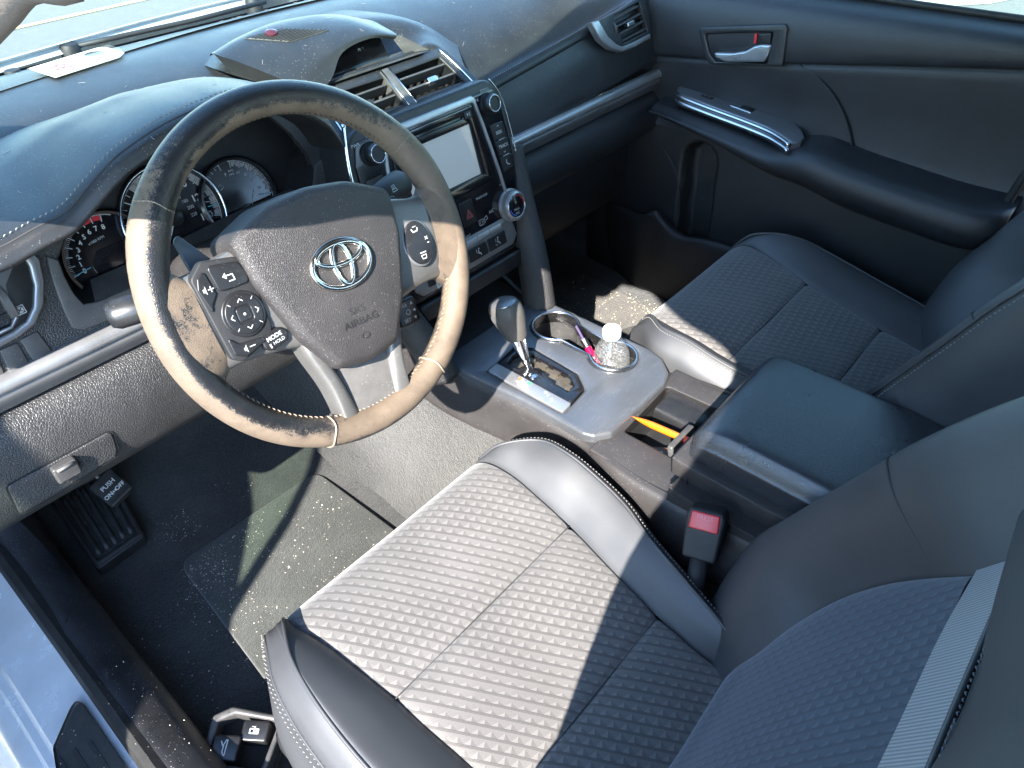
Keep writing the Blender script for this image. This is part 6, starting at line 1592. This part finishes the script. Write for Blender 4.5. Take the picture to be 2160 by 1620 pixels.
s_ = Soup(); s_.line(LB, [(-.004, -.006), (-.004, .006), (.002, .006), (.002, -.006)], .0014, .0045, True); s_.poly(LB, [(-.004, -.006), (.002, -.006), (.002, .001), (-.004, .001)], .0045); s_.line(LB, [(.002, .001), (.005, -.001), (.005, .004)], .0010, .0045); s_.build('marking', M['white'], lb2)
# sill trim: moulded vinyl with a joint
st_t = thing('sill_trim', 'scuffed black vinyl trim along the driver door sill', 'sill trim', (-.725, .8, .1))
rows = []
for y, dz in ((-.3, 0), (.3, 0), (.6, 0), (.8, .002), (.92, .006), (1.04, .02), (1.16, .05), (1.3, .11)):
    rows.append([(-.764, y, .114 + dz), (-.756, y, .124 + dz), (-.740, y, .124 + dz * 1.1), (-.715, y, .112 + dz * 1.3), (-.702, y, .094 + dz * 1.6), (-.698, y, .075 + dz * 1.8), (-.696, y, .02 + dz)])
fix_normals(patch('cover', rows, 6, 5, M['sill_v'], st_t))
jt = [V(-.762, .905, .124), V(-.742, .925, .1315), V(-.715, .945, .123), V(-.700, .96, .103), V(-.697, .965, .06)]
tube('joint', spline(jt, 6), .0014, M['void'], st_t, 6)
# kick panel
kp = thing('kick_panel', 'black kick panel at the left of the driver footwell', 'kick panel', (-.70, 1.1, .1))
fix_normals(patch('panel', [[(-.702, 1.00, .10), (-.697, 1.08, .10), (-.69, 1.2, .10), (-.69, 1.36, .12)], [(-.712, 1.02, .22), (-.70, 1.09, .22), (-.695, 1.2, .22), (-.69, 1.36, .22)], [(-.725, 1.02, .34), (-.71, 1.09, .34), (-.70, 1.2, .34), (-.69, 1.36, .34)], [(-.735, 1.00, .46), (-.72, 1.08, .46), (-.71, 1.2, .46), (-.69, 1.36, .46)]], 5, 5, M['sill_v'], kp))
# floor mats
def mat_on_floor(name, label, pts, z, mat):
    fr = Frame((0, 0, z), (1, 0, 0), (0, 1, 0)); t = thing(name, label, 'floor mat', (sum(p[0] for p in pts) / len(pts), sum(p[1] for p in pts) / len(pts), z), 'floor mats')
    plate('sheet', fr, rounded(pts, .03), 0, .008, mat, t, bevel=.004); return t
M['mat'] = carpet('driver_mat_carpet', (.018, .020, .018), (.062, .066, .058), 600)
mat_on_floor('floor_mat', 'worn dark green-grey carpet mat on the driver floor', [(-.60, .48), (-.245, .48), (-.255, .99), (-.56, 1.00)], .002, M['mat'])
pm = mat_on_floor('floor_mat', 'sandy brown carpet mat in the passenger footwell', [(.26, .48), (.60, .48), (.64, 1.00), (.30, 1.00)], .048, carpet('passenger_mat_carpet', (.045, .04, .035), (.11, .10, .085), 600))
hp = plate('heel_pad', Frame((0, 0, .0562), (1, 0, 0), (0, 1, 0)), rounded([(.32, .56), (.54, .56), (.53, .735), (.47, .76), (.33, .76)], .02), 0, .003, plain('grey_rubber_heel_pad', (.05, .05, .047), .7, dust=.3), pm, bevel=.001)
# grit scattered on both floors
def grit(name, label, n, region, z, mat, smin, smax, seed):
    rnd = random.Random(seed); s = Soup(); k = 0
    while k < n:
        x, y = region(rnd)
        if mnoise.noise(V(x * 14, y * 14, seed)) + rnd.random() * .5 < .12: continue
        k += 1
        r = smin + (smax - smin) * rnd.random() ** 4; a = rnd.random() * 6.28; zz = z(x, y) if callable(z) else z
        v = [V(x + r * math.cos(a + q) * rnd.uniform(.7, 1.2), y + r * math.sin(a + q) * rnd.uniform(.7, 1.2), zz + (-.3 * r)) for q in (0, 2.1, 4.2)] + [V(x, y, zz + r * rnd.uniform(.7, 1.3))]
        s.add(v, [(0, 1, 3), (1, 2, 3), (2, 0, 3)])
    o = s.build(name, mat); o['kind'] = 'stuff'; o['label'] = label; o['category'] = 'grit'; return o
M['sand'] = plain('pale_sand_grit', (.50, .45, .37), .8, mott=.4)
grit('sand_grit', 'pale sand grains scattered over the driver carpet', 1500, lambda r: (r.uniform(-.68, -.24), r.uniform(.62, 1.12)), lambda x, y: (.0105 if -.57 < x < -.26 and y < .98 else .0 + max(0, y - 1.0) * .35), M['sand'], .0004, .0021, 3)
grit('sand_grit', 'dense drift of pale grit in the driver footwell beside the foot rest', 1900, lambda r: (r.gauss(-.52, .075), r.gauss(1.0, .085)), lambda x, y: (.0105 if -.57 < x < -.26 and y < .98 else .002 + max(0, y - 1.0) * .42), M['sand'], .0003, .0016, 4)
grit('sand_grit', 'yellow sand grains scattered over the passenger mat', 900, lambda r: (r.uniform(.32, .64), r.uniform(.68, .98)), lambda x, y: .0565, plain('yellow_sand_grit', (.62, .50, .30), .8, mott=.4), .0006, .0024, 5)
grit('sand_grit', 'pale dust grains on the door sill', 220, lambda r: (r.uniform(-.85, -.70), r.uniform(.45, .80)), lambda x, y: .131 if x > -.765 else .097, M['sand'], .0003, .0011, 9)

# lint and fibres lying on the dash
def lint(name, label, surfaces, n, mat, seed):
    rnd = random.Random(seed); s = Soup(); pool = [(o, p) for o in surfaces for p in o.data.polygons]; picks = rnd.choices(pool, [p.area for o, p in pool], k=n)
    for o, p in picks:
        nrm = p.normal
        if nrm.z < .55: continue
        c = p.center + origin_of(o.parent) + nrm * .0006; a = rnd.random() * 6.28; t = V(math.cos(a), math.sin(a), 0); t = (t - nrm * t.dot(nrm)).normalized(); b = nrm.cross(t)
        L = rnd.uniform(.0015, .010); bend = rnd.uniform(-.5, .5)
        pts = [c + t * L * (q - .5) + b * L * bend * (q - .5) ** 2 for q in (0, .33, .66, 1)]
        v, f = tube('', pts, .00018, None, n=4, up=tuple(nrm), verts_only=True); s.add(v, f)
    o = s.build(name, mat); o['kind'] = 'stuff'; o['label'] = label; o['category'] = 'lint'
tops_ = [o for o in bpy.data.objects if o.name.split('.')[0] in ('top_pad', 'gauge_hood', 'stack_pod', 'display_hood')]
lint('lint', 'fine pale lint and fibres lying on the dashboard top', tops_, 230, plain('pale_lint', (.42, .40, .37), .9), 21)
